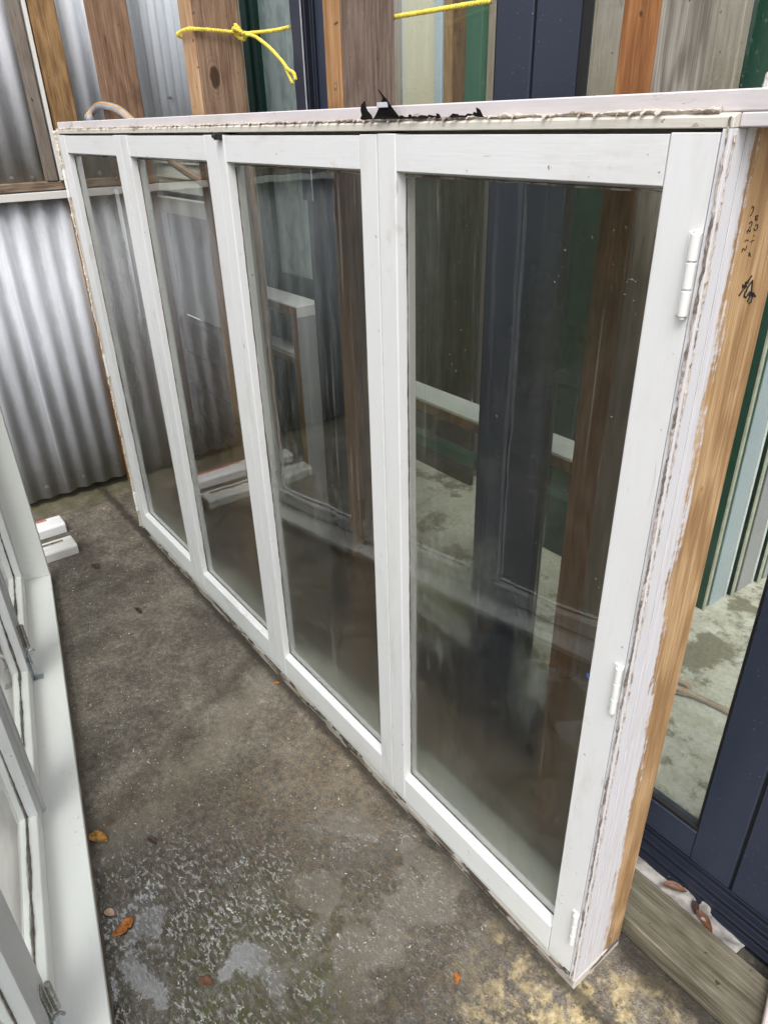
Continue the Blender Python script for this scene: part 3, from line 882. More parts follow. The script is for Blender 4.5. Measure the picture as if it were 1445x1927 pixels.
def hinge(parent, x, z0, z1, r=0.006, y=-0.005):
    m = MB()
    n = 3
    L = (z1 - z0) / n
    for k in range(n):
        m.tube([(x, y, z0 + k * L + 0.0012), (x, y, z0 + (k + 1) * L - 0.0012)], r, 12)
    m.tube([(x, y, z0 - 0.003), (x, y, z1 + 0.003)], r * 0.62, 10)
    m.box(x - 0.012, x + 0.004, -0.0015, 0.002, z0, z1)
    return m.build('hinge', HINGE_W, parent, 0.0006)


for z0, z1 in ((1.438, 1.533), (0.798, 0.893), (0.152, 0.249)):
    hinge(win, -0.0165, z0, z1)
for z0, z1 in ((1.43, 1.52), (0.75, 0.84), (0.12, 0.21)):
    hinge(win, XL + 0.022, z0, z1, 0.006)
cat = MB()
cat.box(-1.226, -1.204, -0.012, 0.004, 1.622, 1.637)
cat.tube([(-1.222, -0.014, 1.630), (-1.208, -0.014, 1.630)], 0.005, 8)
cat.build('catch', BLACK, win, 0.001)
fleck = MB()
fleck.box(-0.0765, -0.0725, -0.0012, 0.0006, 0.829, 0.838)
fleck.build('blue_fleck', BLUE, win, 0.0006)
# torn black membrane left along the head
torn = MB()


def shard(pts, y0, th=0.0022):
    k = len(torn.v)
    n = len(pts)
    for dy in (0, th):
        for j, (px, pz) in enumerate(pts):
            torn.v.append((px, y0 + dy + 0.006 * math.sin(px * 70 + pz * 90) - (pz - 1.655) * 0.15, pz))
    torn.f.append(tuple(k + j for j in range(n)))
    torn.f.append(tuple(k + n + j for j in reversed(range(n))))
    for j in range(n):
        torn.f.append((k + j, k + n + j, k + n + (j + 1) % n, k + (j + 1) % n))


shard([(-0.676, 1.6545), (-0.626, 1.654), (-0.628, 1.660), (-0.637, 1.667), (-0.641, 1.673), (-0.644, 1.681), (-0.650, 1.676), (-0.660, 1.669), (-0.668, 1.661)], -0.002)
shard([(-0.622, 1.654), (-0.562, 1.654), (-0.566, 1.660), (-0.574, 1.668), (-0.580, 1.675), (-0.584, 1.682), (-0.592, 1.687), (-0.602, 1.696), (-0.598, 1.683), (-0.604, 1.674), (-0.612, 1.669), (-0.616, 1.662)], -0.003)
rr2 = random.Random(3)
x = -0.565
while x < -0.375:
    w = rr2.uniform(0.008, 0.02)
    h = rr2.uniform(0.003, 0.007) + (0.005 if x > -0.39 else 0)
    if not (-0.465 < x < -0.445):
        shard([(x, 1.6535), (x + w, 1.6535), (x + w * 0.8, 1.6535 + h * 0.8), (x + w * 0.35, 1.6535 + h)], -0.001)
    x += w * 0.8
torn.build('torn_membrane', FILM, win, kind='stuff')
MB().box(-0.611, -0.584, -0.0085, -0.0055, 1.6705, 1.678).build('membrane_tape', FILM_E, win, 0.0004)
# broken horn end of the head
MB().prism([(0.02, 1.655), (0.15, 1.655), (0.155, 1.69), (0.11, 1.695), (0.07, 1.684), (0.02, 1.688)], 'x', 0.012, 0.045).build('splintered_horn', HEAD_TOP, win, 0.002, jitter=0.004)
# handwriting on the bare jamb
STROKES = [[(0.0736, 1.5533), (0.0752, 1.5552), (0.0778, 1.5545), (0.0781, 1.5502), (0.0763, 1.5469), (0.0733, 1.5448)],
           [(0.0752, 1.5364), (0.077, 1.5378), (0.0807, 1.5384), (0.082, 1.5354), (0.0807, 1.5328), (0.077, 1.5314)],
           [(0.0754, 1.5257), (0.0737, 1.5287), (0.0755, 1.5301), (0.0787, 1.5282), (0.0809, 1.5268), (0.081, 1.5304)],
           [(0.0737, 1.5171), (0.0772, 1.5184), (0.0815, 1.5175)],
           [(0.0724, 1.5048), (0.0717, 1.5085), (0.0738, 1.5091), (0.0779, 1.507), (0.0801, 1.5076), (0.0803, 1.5116)],
           [(0.0857, 1.5437), (0.0888, 1.5439), (0.093, 1.5435)], [(0.0867, 1.544), (0.0874, 1.5397), (0.0919, 1.5387), (0.09, 1.5418)],
           [(0.0909, 1.5334), (0.0957, 1.5336), (0.0964, 1.5301), (0.0943, 1.5275), (0.0901, 1.5279), (0.0884, 1.5298)],
           [(0.0921, 1.5219), (0.0935, 1.521)], [(0.0877, 1.5145), (0.0904, 1.5158), (0.0943, 1.5162)],
           [(0.0886, 1.4988), (0.0927, 1.5015)], [(0.0885, 1.5029), (0.0943, 1.4977)]]
PRICE = [[(0.0864, 1.4521), (0.0925, 1.4573), (0.0992, 1.4654), (0.1076, 1.4733)],
         [(0.0917, 1.4613), (0.0896, 1.4646), (0.095, 1.4634), (0.0965, 1.4597), (0.0997, 1.461), (0.0953, 1.4668), (0.1014, 1.4681), (0.1022, 1.465)],
         [(0.0998, 1.4558), (0.0993, 1.4498), (0.105, 1.4473), (0.108, 1.4502), (0.111, 1.4533), (0.1141, 1.452), (0.1112, 1.4489)],
         [(0.1102, 1.4411), (0.1143, 1.4475), (0.1151, 1.4536), (0.1119, 1.4671), (0.1028, 1.4589), (0.1015, 1.4538)],
         [(0.1151, 1.4394), (0.1196, 1.4389), (0.1202, 1.4458), (0.1171, 1.4489), (0.1285, 1.4453), (0.1227, 1.4498), (0.1168, 1.4516)]]
for nm, ss, r in (('written_size', STROKES, 0.0006), ('written_price', PRICE, 0.0012)):
    m = MB()
    for st in ss:
        m.tube([(0.0004, y, z) for y, z in st], r, 6, True, 1.0)
    m.build(nm, MARKER, win, smooth=True)

# ------------------------------------------------------------------ left window, seen end on
LA = (-2.381, -0.441, 0)
LR = math.atan2(-0.196, 0.981)
lw = thing('casement_window', 'white casement window frame at the left edge with steel hinges and bolts', 'window frame', LA, LR)
# local: x runs towards the camera, y out of the window (towards the alley), z up
LEND = 2.56
MB().box(0.006, LEND, -0.105, 0.0, 0.006, 0.047).build('sill', SILL_L, lw, 0.002)
MB().box(0.004, LEND, -0.0995, 0.0025, 0.0, 0.028).build('sill_raw_edge', RAW_EDGE, lw, 0.0015, jitter=0.0012)
MB().box(0.0, 0.043, -0.105, -0.001, 0.0475, 1.76).build('jamb', SILL_L, lw, 0.002)
MB().box(LEND - 0.043, LEND, -0.105, -0.001, 0.0475, 1.76).build('jamb', SILL_L, lw, 0.002)
MB().box(0.0, LEND, -0.105, 0.0, 1.761, 1.80).build('head', SILL_L, lw, 0.002)
MB().box(0.0, LEND, -0.19, -0.145, 0.0, 0.06).build('back_sill', RAW_EDGE, lw, 0.003)
for k in range(4):
    a0 = 0.047 + 0.617 * k
    a1 = a0 + 0.612
    s = part('sash', lw)
    yb, yf = -0.138, -0.096 + 0.0012 * (k % 2)
    st = 0.062
    for (p, q, sg) in ((a0, a0 + st, 1), (a1 - st, a1, -1)):
        if sg > 0:
            pl = [(p, yf), (q - 0.001, yf), (q + 0.004, yf - 0.024), (q + 0.004, yb), (p, yb)]
        else:
            pl = [(p + 0.001, yf), (q, yf), (q, yb), (p - 0.004, yb), (p - 0.004, yf - 0.024)]
        MB().prism(pl, 'z', 0.053, 1.755).build('stile', SASH_L, s, 0.001)
    MB().prism([(yb, 0.054), (yf - 0.0008, 0.054), (yf - 0.0008, 0.104), (yf - 0.004, 0.108), (yf - 0.024, 0.114), (yb, 0.116)], 'x', a0 + st + 0.0005, a1 - st - 0.0005).build('bottom_rail', SILL_L, s, 0.0008)
    MB().prism([(yb, 1.754), (yf - 0.0008, 1.754), (yf - 0.0008, 1.70), (yf - 0.024, 1.696), (yb, 1.696)], 'x', a0 + st + 0.0005, a1 - st - 0.0005).build('top_rail', SASH_L, s, 0.0008)
    MB().box(a0 + st, a1 - st, yf - 0.030, yf - 0.026, 0.112, 1.698).build('glass_pane', PANE_L, s)
    b = bead([(a0 + st + 0.005, yf - 0.025, 0.1165), (a1 - st - 0.005, yf - 0.025, 0.1165)], 0.0038, 0.0013, 60 + k, 6, 0.009)
    b.build('mouldy_putty', SEAM, s, smooth=True)
    b = bead([(a0 + st + 0.0045, yf - 0.025, 0.118), (a0 + st + 0.0045, yf - 0.025, 0.8)], 0.0026, 0.0008, 70 + k, 6, 0.01)
    b.build('mouldy_seam', SEAM, s, smooth=True)
MB().tube([(0.6555, -0.0945, 0.05), (0.6555, -0.0945, 1.755)], 0.0085, 10).build('cover_bead', SASH_L, lw, smooth=True)
MB().tube([(1.2725, -0.0945, 0.05), (1.2725, -0.0945, 1.755)], 0.0085, 10).build('cover_bead', SASH_L, lw, smooth=True)
for xh, zh in ((0.66, 0.155), (1.862, 0.115)):
    m = MB()
    for k in range(3):
        m.tube([(xh, -0.083, zh + 0.03 * k), (xh, -0.083, zh + 0.03 * k + 0.0285)], 0.0068, 12)
    m.box(xh - 0.003, xh + 0.024, -0.0955, -0.0915, zh - 0.002, zh + 0.092)
    m.build('hinge', STEEL, lw, 0.0006)
for xb in (0.694, 1.905):
    m = MB()
    m.tube([(xb, -0.086, 0.062), (xb, -0.086, 0.118)], 0.0075, 10)
    m.tube([(xb, -0.086, 0.04), (xb, -0.086, 0.155)], 0.0042, 8)
    m.tube([(xb, -0.086, 0.150), (xb, -0.080, 0.164), (xb, -0.070, 0.166), (xb, -0.064, 0.156)], 0.0038, 8)
    m.box(xb - 0.014, xb + 0.014, -0.0955, -0.090, 0.056, 0.128)
    m.box(xb - 0.013, xb + 0.016, -0.092, -0.062, 0.0472, 0.0495)
    m.build('barrel_bolt', ZINC, lw, 0.0006)

# the two painted offcuts it stands on
b1 = thing('painted_offcut', 'white painted timber offcut with a raw pink scar, farther of two', 'timber block', (-2.797, -0.6, 0))
MB().prism([(-0.05, 0), (0.05, 0), (0.05, 0.042), (0.042, 0.052), (-0.045, 0.052), (-0.05, 0.047)], 'y', -0.3, 0.325).build('block', m_paint('offcut paint', (0.78, 0.79, 0.78), 'y', 0.2, chips=0.03), b1, 0.003)
MB().box(-0.047, -0.02, -0.02, 0.262, 0.0475, 0.0535).build('raw_scar', PINK, b1, 0.0015, jitter=0.002)
b2 = thing('painted_offcut', 'grubby white painted timber offcut with a split top, nearer of two', 'timber block', (-2.57, -0.6, 0))
MB().prism([(-0.05, 0), (0.05, 0), (0.05, 0.040), (0.04, 0.049), (-0.05, 0.049)], 'y', -0.3, 0.312).build('block', m_paint('grubby offcut paint', (0.74, 0.74, 0.69), 'y', 0.6, chips=0.10, under=(0.25, 0.25, 0.18)), b2, 0.003)
MB().box(-0.032, -0.012, -0.15, 0.270, 0.0455, 0.0505).build('split', RAW_EDGE, b2, 0.001, jitter=0.002)

# ------------------------------------------------------------------ navy sliding doors behind the posts
nd = thing('sliding_door', 'navy blue aluminium sliding door with big rain spotted panes', 'door', (-0.2, 0.45, 0))
NO = (-0.2, 0.45, 0)
DX0, DX1 = -1.515, 1.42
dz1 = 2.36
MB().prism([(0.372, 0.0), (0.50, 0.0), (0.50, 0.05), (0.472, 0.05), (0.472, 0.062), (0.425, 0.062), (0.425, 0.046), (0.405, 0.046), (0.405, 0.03), (0.388, 0.03), (0.388, 0.016), (0.372, 0.016)], 'x', DX0, DX1).build('bottom_track', NAVY_D, nd, 0.001, off=NO)
MB().box(DX0, DX1, 0.39, 0.50, dz1 - 0.06, dz1).build('head_track', NAVY, nd, 0.002, off=NO)
MB().prism([(DX0, 0.40), (DX0 + 0.05, 0.40), (DX0 + 0.05, 0.418), (DX0 + 0.062, 0.418), (DX0 + 0.062, 0.47), (DX0, 0.47)], 'z', 0.064, dz1 - 0.061).build('outer_jamb', NAVY_D, nd, 0.0015, off=NO)
PAN = [(-1.452, -0.684), (-0.677, 0.096), (0.103, 0.88)]
for i, (p0, p1) in enumerate(PAN):
    s = part('door_panel', nd)
    y0, y1 = 0.424, 0.464
    w0 = 0.088 if i == 0 else 0.108
    w1 = 0.098
    for (a, b) in ((p0, p0 + w0), (p1 - w1, p1)):
        MB().box(a, b, y0, y1, 0.066, dz1 - 0.064).build('stile', NAVY, s, 0.0025, off=NO)
    MB().box(p0 + w0 + 0.0005, p1 - w1 - 0.0005, y0 + 0.001, y1, 0.067, 0.160).build('bottom_rail', NAVY, s, 0.0025, off=NO)
    MB().box(p0 + w0 + 0.0005, p1 - w1 - 0.0005, y0 + 0.001, y1, dz1 - 0.16, dz1 - 0.065).build('top_rail', NAVY, s, 0.0025, off=NO)
    MB().box(p0 + w0, p1 - w1, y0 + 0.016, y0 + 0.022, 0.160, dz1 - 0.16).build('glass_pane', PANE_N, s, off=NO)
    gk = MB()
    gk.box(p0 + w0, p1 - w1, y0 + 0.003, y0 + 0.0155, 0.1605, 0.172)
    gk.box(p0 + w0, p0 + w0 + 0.015, y0 + 0.004, y0 + 0.0155, 0.1725, dz1 - 0.161)
    gk.box(p1 - w1 - 0.006, p1 - w1, y0 + 0.004, y0 + 0.0155, 0.1725, dz1 - 0.161)
    gk.build('glazing_gasket', BLACK, s, 0.0006, off=NO)
for xg in (-0.6805, 0.0995):
    MB().box(xg - 0.006, xg + 0.006, 0.432, 0.46, 0.066, dz1 - 0.066).build('meeting_seal', BLACK, nd, off=NO)
# torn protective film on its left stile
tf = MB()
pts = []
for k in range(40):
    z = 1.45 + 0.9 * k / 39
    pts.append((DX0 - 0.012 + 0.010 * mn.noise(Vector((z * 9, 1, 2))), z))
poly = pts + [(DX0 + 0.04, pts[-1][1]), (DX0 + 0.04, pts[0][1])]
tf.prism(poly, 'y', 0.3945, 0.396)
tf.build('torn_film', NAVY, nd, off=NO)
MB().box(DX0 + 0.04, DX0 + 0.0415, 0.3938, 0.397, 1.45, 2.35).build('film_edge', FILM_E, nd, off=NO)

# plank, cloth and litter in front of the door
pk = MB().box(-0.42, 0.9, 0.186, 0.309, 0.002, 0.060).build('timber_plank', PLANK, None, 0.004, off=(0.2, 0.25, 0), jitter=0.0015)
tag(pk, 'green grey weathered plank lying on the ground before the navy door', 'plank')


def cloth_fn(u, v):
    x = -0.16 + 0.34 * u
    y = 0.312 + 0.10 * v * (1 - 0.35 * abs(math.sin(u * 5.0))) - 0.0 * u
    z = 0.010 + 0.012 * (1 - v) + 0.016 * abs(mn.noise(Vector((x * 16, y * 16, 1)))) + 0.006 * mn.noise(Vector((x * 45, y * 45, 4)))
    return (x, y, max(z, 0.004))


cl = MB().grid(cloth_fn, 34, 14).build('ground_cloth', CLOTH, None, smooth=True, off=(0.0, 0.36, 0), solid=0.002)
tag(cl, 'crumpled dirty grey cloth between the plank and the navy door', 'cloth')
py = MB().box(-1.75, -0.75, 0.60, 0.70, 0.001, 0.035).build('timber_plank', PLANK_Y, None, 0.004, off=(-1.2, 0.65, 0), jitter=0.002)
tag(py, 'mossy yellow plank lying on the slab behind the dirty panes', 'plank')
pw = MB().prism([(0.247, 0.345), (0.300, 0.18), (0.42, 0.22), (0.37, 0.36)], 'z', 0.061, 0.092).build('painted_offcut', m_paint('pinkish batten paint', (0.66, 0.56, 0.54), 'y', 0.5, chips=0.1, under=(0.4, 0.3, 0.26)), None, 0.003, off=(0.33, 0.24, 0.061), jitter=0.001)
tag(pw, 'pinkish white painted batten end lying across the plank, bottom right corner', 'timber block')

# ------------------------------------------------------------------ windows, doors and boards stacked behind
GO = (-2.0, 0.66, 0)
gf = thing('green_window', 'dark green aluminium window with rippled privacy glass behind the knotty post', 'window', GO)
MB().box(-2.345, -2.265, 0.63, 0.70, 0, 2.45).build('black_edge', BLACK, gf, 0.002, off=GO)
MB().box(-2.265, -2.250, 0.624, 0.70, 0, 2.45).build('seal_strip', CREAM_L, gf, 0.001, off=GO)
MB().box(-2.2495, -2.205, 0.628, 0.70, 0, 2.45).build('outer_frame', GREEN, gf, 0.002, off=GO)
MB().box(-2.2045, -2.165, 0.636, 0.69, 0, 2.45).build('sash_stile', GREEN, gf, 0.002, off=GO)
MB().box(-1.60, -1.52, 0.636, 0.69, 0, 2.45).build('sash_stile', GREEN, gf, 0.002, off=GO)
for z0, z1 in ((0.0, 0.1), (1.06, 1.13), (1.505, 1.56), (2.38, 2.45)):
    MB().box(-2.1645, -1.6005, 0.638, 0.69, z0, z1).build('rail', GREEN, gf, 0.002, off=GO)
MB().box(-2.1645, -1.6005, 0.655, 0.662, 1.1305, 2.38).build('glass_pane', OBSCURE, gf, off=GO)
MB().box(-2.1645, -1.6005, 0.655, 0.662, 0.1, 1.06).build('glass_pane', OBSCURE, gf, off=GO)

UO = (-2.1, 0.52, 0)
wu = thing('small_window', 'small white window with bare brown edges standing beside the navy door', 'window', UO)
MB().box(-2.62, -1.757, 0.474, 0.58, 1.045, 1.085).build('top_board', WHITE_X, wu, 0.002, off=UO)
MB().box(-1.795, -1.7575, 0.474, 0.58, 0.0, 1.0445).build('side_board', LILAC, wu, 0.002, off=UO)
MB().box(-2.62, -2.583, 0.474, 0.58, 0.0, 1.0445).build('side_board', LILAC, wu, 0.002, off=UO)
MB().box(-2.5825, -1.7955, 0.474, 0.58, 0.0, 0.04).build('bottom_board', WHITE_X, wu, 0.002, off=UO)
e = MB()
e.box(-2.62, -1.757, 0.470, 0.4735, 1.05, 1.080)
e.box(-1.793, -1.760, 0.470, 0.4735, 0.0, 1.049)
e.build('bare_edges', BROWN_EDGE, wu, 0.0008, off=UO)
MB().box(-2.5825, -1.7955, 0.49, 0.56, 0.86, 0.90).build('transom', WHITE_X, wu, 0.002, off=UO)
MB().box(-2.5825, -1.7955, 0.485, 0.4895, 0.862, 0.884).build('transom_edge', BROWN_EDGE, wu, 0.001, off=UO)
MB().box(-2.5825, -1.7955, 0.52, 0.524, 0.04, 0.86).build('glass_pane', PANE_L, wu, off=UO)

VO = (-0.85, 0.62, 0)
wv = thing('low_window', 'low white window with a bare brown edge standing behind the navy door', 'window', VO)
MB().box(-1.42, -0.33, 0.56, 0.66, 0.845, 0.885).build('top_board', WHITE_X, wv, 0.002, off=VO)
MB().box(-1.42, -1.385, 0.56, 0.66, 0.0, 0.8445).build('side_board', LILAC, wv, 0.002, off=VO)
MB().box(-0.365, -0.33, 0.56, 0.66, 0.0, 0.8445).build('side_board', LILAC, wv, 0.002, off=VO)
MB().box(-1.3845, -0.3655, 0.56, 0.66, 0.0, 0.035).build('bottom_board', WHITE_X, wv, 0.002, off=VO)
MB().box(-1.42, -0.33, 0.556, 0.5595, 0.848, 0.878).build('bare_edge', BROWN_EDGE, wv, 0.001, off=VO)
MB().box(-1.3845, -0.3655, 0.60, 0.64, 0.70, 0.735).build('transom', GREEN_P, wv, 0.002, off=VO)

# boards and door leaves standing against the rear
for nm, lab, ct, x0, x1, y0, y1, zt, mt in (
        ('greige_board', 'narrow greige board behind the door glass, next to the grey brown post', 'board', -2.72, -2.56, 1.66, 1.70, 2.5, BOARD_G),
        ('grey_metal_strip', 'blue grey metal strip standing left of the cream door leaf', 'metal strip', -2.565, -2.49, 1.60, 1.64, 2.5, WALL_IRON),
        ('door_leaf', 'cream painted door leaf seen through the rain spotted pane', 'door', -2.50, -2.285, 1.56, 1.60, 2.3, CREAM_D),
        ('painted_stile', 'pale blue painted batten standing right of the cream door leaf', 'batten', -2.282, -2.235, 1.55, 1.60, 2.4, PALE_BLUE),
        ('tan_board', 'tan timber board between the pale blue batten and a brown board', 'board', -2.232, -2.185, 1.56, 1.60, 2.4, BOARD_T),
        ('brown_board', 'dark brown timber board left of a faded green batten', 'board', -2.183, -2.09, 1.57, 1.61, 2.4, BOARD_B),
        ('green_batten', 'faded green painted batten between brown and greige boards', 'batten', -2.088, -1.995, 1.55, 1.60, 2.4, GREEN_P),
        ('greige_board', 'greige board between the faded green batten and the navy stile', 'board', -1.993, -1.86, 1.58, 1.62, 2.4, BOARD_G),
        ('added_dark_panel', 'dark olive panel added before the cream door leaf to darken the view through the panes', 'panel', -2.62, -1.90, 1.48, 1.51, 1.63, m_wood('dark olive boards', (0.018, 0.020, 0.014), (0.075, 0.078, 0.052), seed=3.0, grain=0.4)),  # added dark panel, standing in for the gloom behind the panes
        ('green_board', 'dark green board standing before the wide greige board', 'board', -1.36, -0.90, 1.32, 1.35, 1.60, GREEN),
        ('greige_board', 'wide greige board behind the silver grey post', 'board', -1.36, -0.802, 1.37, 1.41, 2.4, BOARD_G)):
    c = ((x0 + x1) / 2, (y0 + y1) / 2, 0)
    o = MB().box(x0, x1, y0, y1, 0, zt).build(nm, mt, None, 0.003, off=c)
    tag(o, lab, ct)
    if nm == 'door_leaf':
        MB().box(x0 + 0.03, x1 - 0.03, y0 - 0.006, y0 - 0.0005, 0.2, 1.0).build('panel', mt, o, 0.003, off=c)


def stack_window(label, x0, x1, y, zt):
    c = ((x0 + x1) / 2, y, 0)
    t = thing('green_sash_window', label, 'window', c, 0, 'green sash windows stacked behind the door')
    w = 0.31
    for a, b in ((x0, x0 + w), (x1 - w, x1)):
        MB().box(a, b, y, y + 0.045, 0.0, zt).build('stile', GREEN_M if zt > 1.85 else GREEN, t, 0.002, off=c)
    for z0, z1 in ((0.0, 0.12), (zt - 0.1, zt)):
        MB().box(x0 + w + 0.001, x1 - w - 0.001, y + 0.001, y + 0.044, z0, z1).build('rail', GREEN, t, 0.002, off=c)
    MB().box(x0 + w, x1 - w, y + 0.02, y + 0.025, 0.12, zt - 0.1).build('glass_pane', PANE_N, t, off=c)
    sl = MB()
    sl.box(x1 + 0.0005, x1 + 0.008, y - 0.002, y + 0.012, 0.0, zt)
    sl.build('seal_strip', CREAM_L, t, 0.0008, off=c)
    MB().box(x1 - 0.02, x1 + 0.004, y + 0.0455, y + 0.15, 0.0, zt).build('jamb', PALE_BLUE if zt > 2 else LILAC, t, 0.002, off=c)
    MB().box(x1 + 0.0045, x1 + 0.010, y + 0.138, y + 0.15, 0.0, zt).build('jamb_edge', WHITE_Z, t, 0.0008, off=c)
    return t


stack_window('front one of the green sash windows standing behind the door glass', -1.45, -0.580, 1.44, 2.3)
stack_window('middle one of the green sash windows standing behind the door glass', -1.43, -0.562, 1.605, 1.84)
stack_window('rear one of the green sash windows standing behind the door glass', -1.43, -0.545, 1.77, 1.80)

# ------------------------------------------------------------------ ropes and hose


def smooth_path(pts, n):
    pts = [Vector(p) for p in pts]
    out = []
    k = len(pts)
    for i in range(k - 1):
        p0, p1, p2, p3 = pts[max(i - 1, 0)], pts[i], pts[i + 1], pts[min(i + 2, k - 1)]
        for j in range(n):
            t = j / n
            out.append(0.5 * ((2 * p1) + (p2 - p0) * t + (2 * p0 - 5 * p1 + 4 * p2 - p3) * t * t + (3 * p1 - p0 - 3 * p2 + p3) * t * t * t))
    out.append(pts[-1])
    return out


def laid_rope(m, path, r=0.0049, pitch=0.022):
    """three strands twisted round the path"""
    path = [Vector(p) for p in path]
    fine = []
    for a, b in zip(path[:-1], path[1:]):
        n = max(1, int((b - a).length / 0.0035))
        for i in range(n):
            fine.append(a.lerp(b, i / n))
    fine.append(path[-1])
    d = 0.0
    strands = ([], [], [])
    for i, p in enumerate(fine):
        t = (fine[min(i + 1, len(fine) - 1)] - fine[max(i - 1, 0)]).normalized()
        up = Vector((0, 0, 1)) if abs(t.z) < 0.9 else Vector((1, 0, 0))
        a = t.cross(up).normalized()
        b = a.cross(t).normalized()
        if i:
            d += (p - fine[i - 1]).length
        for k in range(3):
            an = 2 * math.pi * (d / pitch + k / 3)
            strands[k].append(p + (a * math.cos(an) + b * math.sin(an)) * r * 0.56)
    for s in strands:
        m.tube(s, r * 0.56, 6)


rp = thing('rope', 'yellow rope knotted round the knotty brown post with a loose tail', 'rope', (-1.7, 0.3, 1.87), 0)
RO = (-1.7, 0.3, 1.87)
m = MB()
laid_rope(m, smooth_path([(-1.812, 0.30, 1.862), (-1.811, 0.225, 1.868), (-1.802, 0.191, 1.874), (-1.776, 0.189, 1.880), (-1.735, 0.189, 1.882), (-1.713, 0.196, 1.882), (-1.707, 0.24, 1.881), (-1.704, 0.31, 1.878), (-1.695, 0.35, 1.876), (-1.64, 0.372, 1.875), (-1.58, 0.386, 1.875), (-1.530, 0.391, 1.877)], 8))
m.build('tied_line', ROPE, rp, smooth=True, off=RO)
m = MB()
laid_rope(m, smooth_path([(-1.70, 0.328, 1.888), (-1.69, 0.315, 1.893), (-1.682, 0.325, 1.880), (-1.690, 0.34, 1.862), (-1.705, 0.333, 1.864), (-1.706, 0.318, 1.878), (-1.692, 0.312, 1.886), (-1.678, 0.33, 1.874), (-1.694, 0.345, 1.868)], 8), 0.0050)
m.build('knot', ROPE, rp, smooth=True, off=RO)
m = MB()
laid_rope(m, smooth_path([(-1.690, 0.335, 1.872), (-1.655, 0.35, 1.866), (-1.605, 0.36, 1.841), (-1.555, 0.362, 1.813), (-1.522, 0.362, 1.792)], 8))
laid_rope(m, smooth_path([(-1.522, 0.362, 1.792), (-1.500, 0.36, 1.778), (-1.472, 0.36, 1.768), (-1.464, 0.36, 1.752)], 8), 0.0047)
laid_rope(m, smooth_path([(-1.522, 0.362, 1.792), (-1.508, 0.362, 1.772), (-1.49, 0.362, 1.752), (-1.483, 0.36, 1.744)], 8), 0.0042)
m.build('loose_tail', ROPE, rp, smooth=True, off=RO)
rp2 = thing('rope', 'yellow rope stretched across the door glass from the grey brown post', 'rope', (-0.9, 0.38, 1.85), 0)
m = MB()
laid_rope(m, smooth_path([(-1.045, 0.356, 1.847), (-1.012, 0.352, 1.848), (-0.95, 0.370, 1.850), (-0.86, 0.395, 1.853), (-0.79, 0.414, 1.855)], 8))
m.build('tied_line', ROPE, rp2, smooth=True, off=(-0.9, 0.38, 1.85))


def hose(label, pts, loc, r=0.011):
    t = thing('garden_hose', label, 'hose', loc)
    p = smooth_path(pts, 10)
    MB().tube(p, r, 12).build('tube', HOSE, t, smooth=True, off=loc)
    m = MB()
    for sgn in (-1, 1):
        q = []
        for i, v in enumerate(p):
            d = (p[min(i + 1, len(p) - 1)] - p[max(i - 1, 0)]).normalized()
            a = d.cross(Vector((0, 0, 1)))
            a = a.normalized() if a.length > 0.05 else Vector((0, -1, 0))
            b = a.cross(d).normalized()
            q.append(v + (a * 0.75 * sgn + b * 0.66) * r * 0.93)
        m.tube(q, r * 0.22, 6)
    m.build('stripe', HOSE_S, t, smooth=True, off=loc)
    return t


hose('grey garden hose with orange stripes looped over the frame head', [(-2.53, 0.13, 1.684), (-2.60, 0.145, 1.684), (-2.645, 0.165, 1.688), (-2.655, 0.18, 1.703), (-2.625, 0.19, 1.716), (-2.56, 0.185, 1.722), (-2.46, 0.178, 1.719), (-2.36, 0.182, 1.704), (-2.29, 0.205, 1.66), (-2.235, 0.24, 1.60), (-2.16, 0.275, 1.535), (-1.98, 0.30, 1.475), (-1.90, 0.315, 1.44), (-1.875, 0.33, 1.36), (-1.875, 0.335, 0.9), (-1.88, 0.335, 0.3), (-1.90, 0.335, 0.012)], (-2.4, 0.18, 1.7), 0.0125)
hose('grey hose lying on the slab behind the door glass', [(-0.60, 0.93, 0.010), (-0.48, 0.955, 0.010), (-0.395, 0.965, 0.012), (-0.352, 0.985, 0.012), (-0.37, 1.015, 0.012), (-0.42, 1.00, 0.020), (-0.45, 0.96, 0.034), (-0.40, 0.955, 0.036), (-0.34, 0.99, 0.014), (-0.227, 1.014, 0.010), (0.1, 1.05, 0.010), (0.6, 1.10, 0.010)], (-0.2, 1.0, 0), 0.009)


# ------------------------------------------------------------------ leaves and litter
def leaf(name, label, x, y, L, W, rz, mat, curl=0.25, z=0.003, notch=False, tilt=0.0):
    m = MB()

    def fn(u, v):
        s = math.sin(math.pi * min(1, u ** 0.8 * 0.98 + 0.01)) ** 0.75
        if notch and 0.35 < u < 0.5:
            s *= 0.6
        w = (v - 0.5) * W * s * (1.0 + 0.15 * mn.noise(Vector((u * 7, v * 3, x * 9))))
        zz = curl * L * ((v - 0.5) ** 2) * 0.9 * s + curl * L * 0.35 * (u - 0.45) ** 2 + 0.0012 * mn.noise(Vector((u * 9, v * 9, y * 7)))
        return ((u - 0.5) * L, w + 0.06 * L * math.sin(u * 3), zz)
    m.grid(fn, 12, 6)
    m.tube([((u - 0.5) * L, 0.06 * L * math.sin(u * 3), 0.0012 + curl * L * 0.35 * (u - 0.45) ** 2) for u in (-0.12, 0, 0.25, 0.5, 0.75, 0.95)], L * 0.014, 5)
    zmin = min(p[2] for p in m.v)
    o = m.build(name, mat, None, smooth=True, solid=0.0006)
    o.location = (x, y, z - zmin)
    o.rotation_euler = (tilt, 0, rz)
    return tag(o, label, 'leaf', 'leaves fallen on the ground')


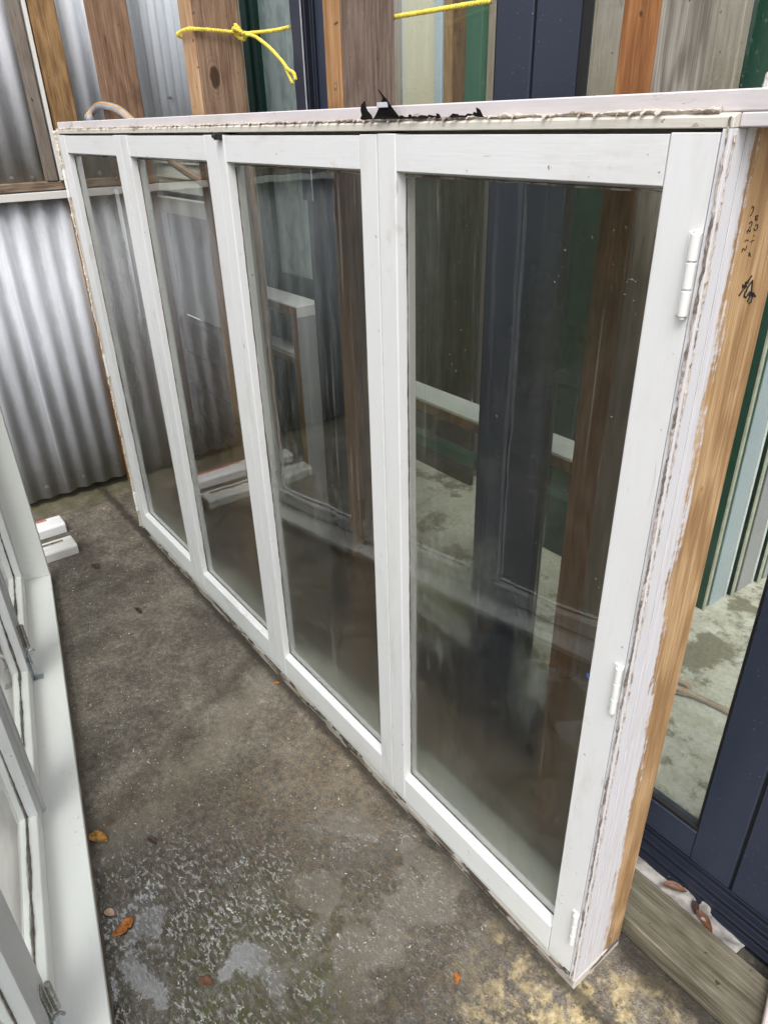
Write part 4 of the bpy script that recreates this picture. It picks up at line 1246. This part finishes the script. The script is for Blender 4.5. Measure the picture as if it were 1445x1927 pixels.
leaf('fallen_leaf', 'ochre spotted leaf touching the left window sill', -1.012, -0.692, 0.062, 0.032, 0.55, LEAF_Y)
leaf('fallen_leaf', 'small dark curled leaf alone on the concrete', -0.912, -0.58, 0.036, 0.017, 0.3, LEAF_D, 0.5)
leaf('fallen_leaf', 'torn bright orange leaf beside the left sill', -0.735, -0.722, 0.058, 0.030, -1.3, LEAF_O, 0.2, notch=True)
leaf('fallen_leaf', 'small pale pink leaf above the torn orange leaf', -0.787, -0.735, 0.03, 0.019, 0.5, LEAF_P, 0.3)
leaf('fallen_leaf', 'small orange leaf scrap near the front foot of the frame', -0.168, -0.181, 0.026, 0.012, -0.75, LEAF_O, 0.3)
leaf('fallen_leaf', 'tiny orange leaf scrap under the bottom of the second casement', -1.235, -0.022, 0.022, 0.012, 0.9, LEAF_O, 0.3)
leaf('fallen_leaf', 'dark scrap of leaf near the two painted offcuts', -2.36, -0.27, 0.05, 0.03, 0.2, LEAF_D, 0.3)
leaf('fallen_leaf', 'dark leaf lying in the middle of the alley floor', -1.93, -0.24, 0.05, 0.016, 0.1, LEAF_D, 0.4)
leaf('fallen_leaf', 'brown leaf soaked in the puddle at the bottom edge', -0.50, -0.62, 0.035, 0.022, 0.6, LEAF_B, 0.2)
leaf('dead_leaf', 'curled brown leaf lying on the grey cloth', 0.012, 0.352, 0.055, 0.022, 0.5, LEAF_B, 0.9, 0.03)
leaf('dead_leaf', 'long brown leaf lying by the plank edge on the cloth', 0.098, 0.336, 0.06, 0.022, -0.45, LEAF_B, 0.5, 0.026)
leaf('dead_leaf', 'dark brown leaf beside the long brown leaf on the cloth', 0.065, 0.352, 0.035, 0.016, -0.9, LEAF_D, 0.5, 0.026)
leaf('dead_leaf', 'rusty leaf by the door track at the right edge', 0.215, 0.392, 0.045, 0.025, -0.9, LEAF_B, 0.3, 0.004)

chips = MB()
rc = random.Random(11)
for k in range(760):
    if k < 430:
        x = rc.uniform(-2.9, -0.1)
        y = rc.uniform(-0.40 - 0.2 * (x + 2.38), -0.02)
    elif k < 600:
        x, y = rc.gauss(-1.35, 0.35), rc.gauss(-0.5, 0.08)
    else:
        x, y = rc.gauss(-0.45, 0.25), rc.gauss(-0.45, 0.2)
    if y < -0.43 - 0.2 * (x + 2.38) or y > -0.01:
        continue
    sz = rc.uniform(0.0004, 0.0013) * (2.4 if rc.random() < 0.05 else 1)
    an = rc.uniform(0, 6.28)
    el = rc.uniform(1, 3.0)
    k0 = len(chips.v)
    q = []
    for a, b in ((-1, -0.6), (0.2, -1), (1, 0.1), (0.1, 0.9)):
        a *= sz * el * rc.uniform(0.7, 1.2)
        b *= sz * rc.uniform(0.7, 1.2)
        q.append((x + a * math.cos(an) - b * math.sin(an), y + a * math.sin(an) + b * math.cos(an)))
    for z in (0.0008, 0.0024):
        for px, py_ in q:
            chips.v.append((px, py_, z + rc.uniform(0, 0.0012)))
    chips.f += [(k0, k0 + 1, k0 + 2, k0 + 3), (k0 + 4, k0 + 5, k0 + 6, k0 + 7)] + [(k0 + i, k0 + (i + 1) % 4, k0 + 4 + (i + 1) % 4, k0 + 4 + i) for i in range(4)]
chips.build('paint_flakes', CHIP, None, kind='stuff', label='white paint flakes and grit scattered on the wet concrete', category='paint flakes')
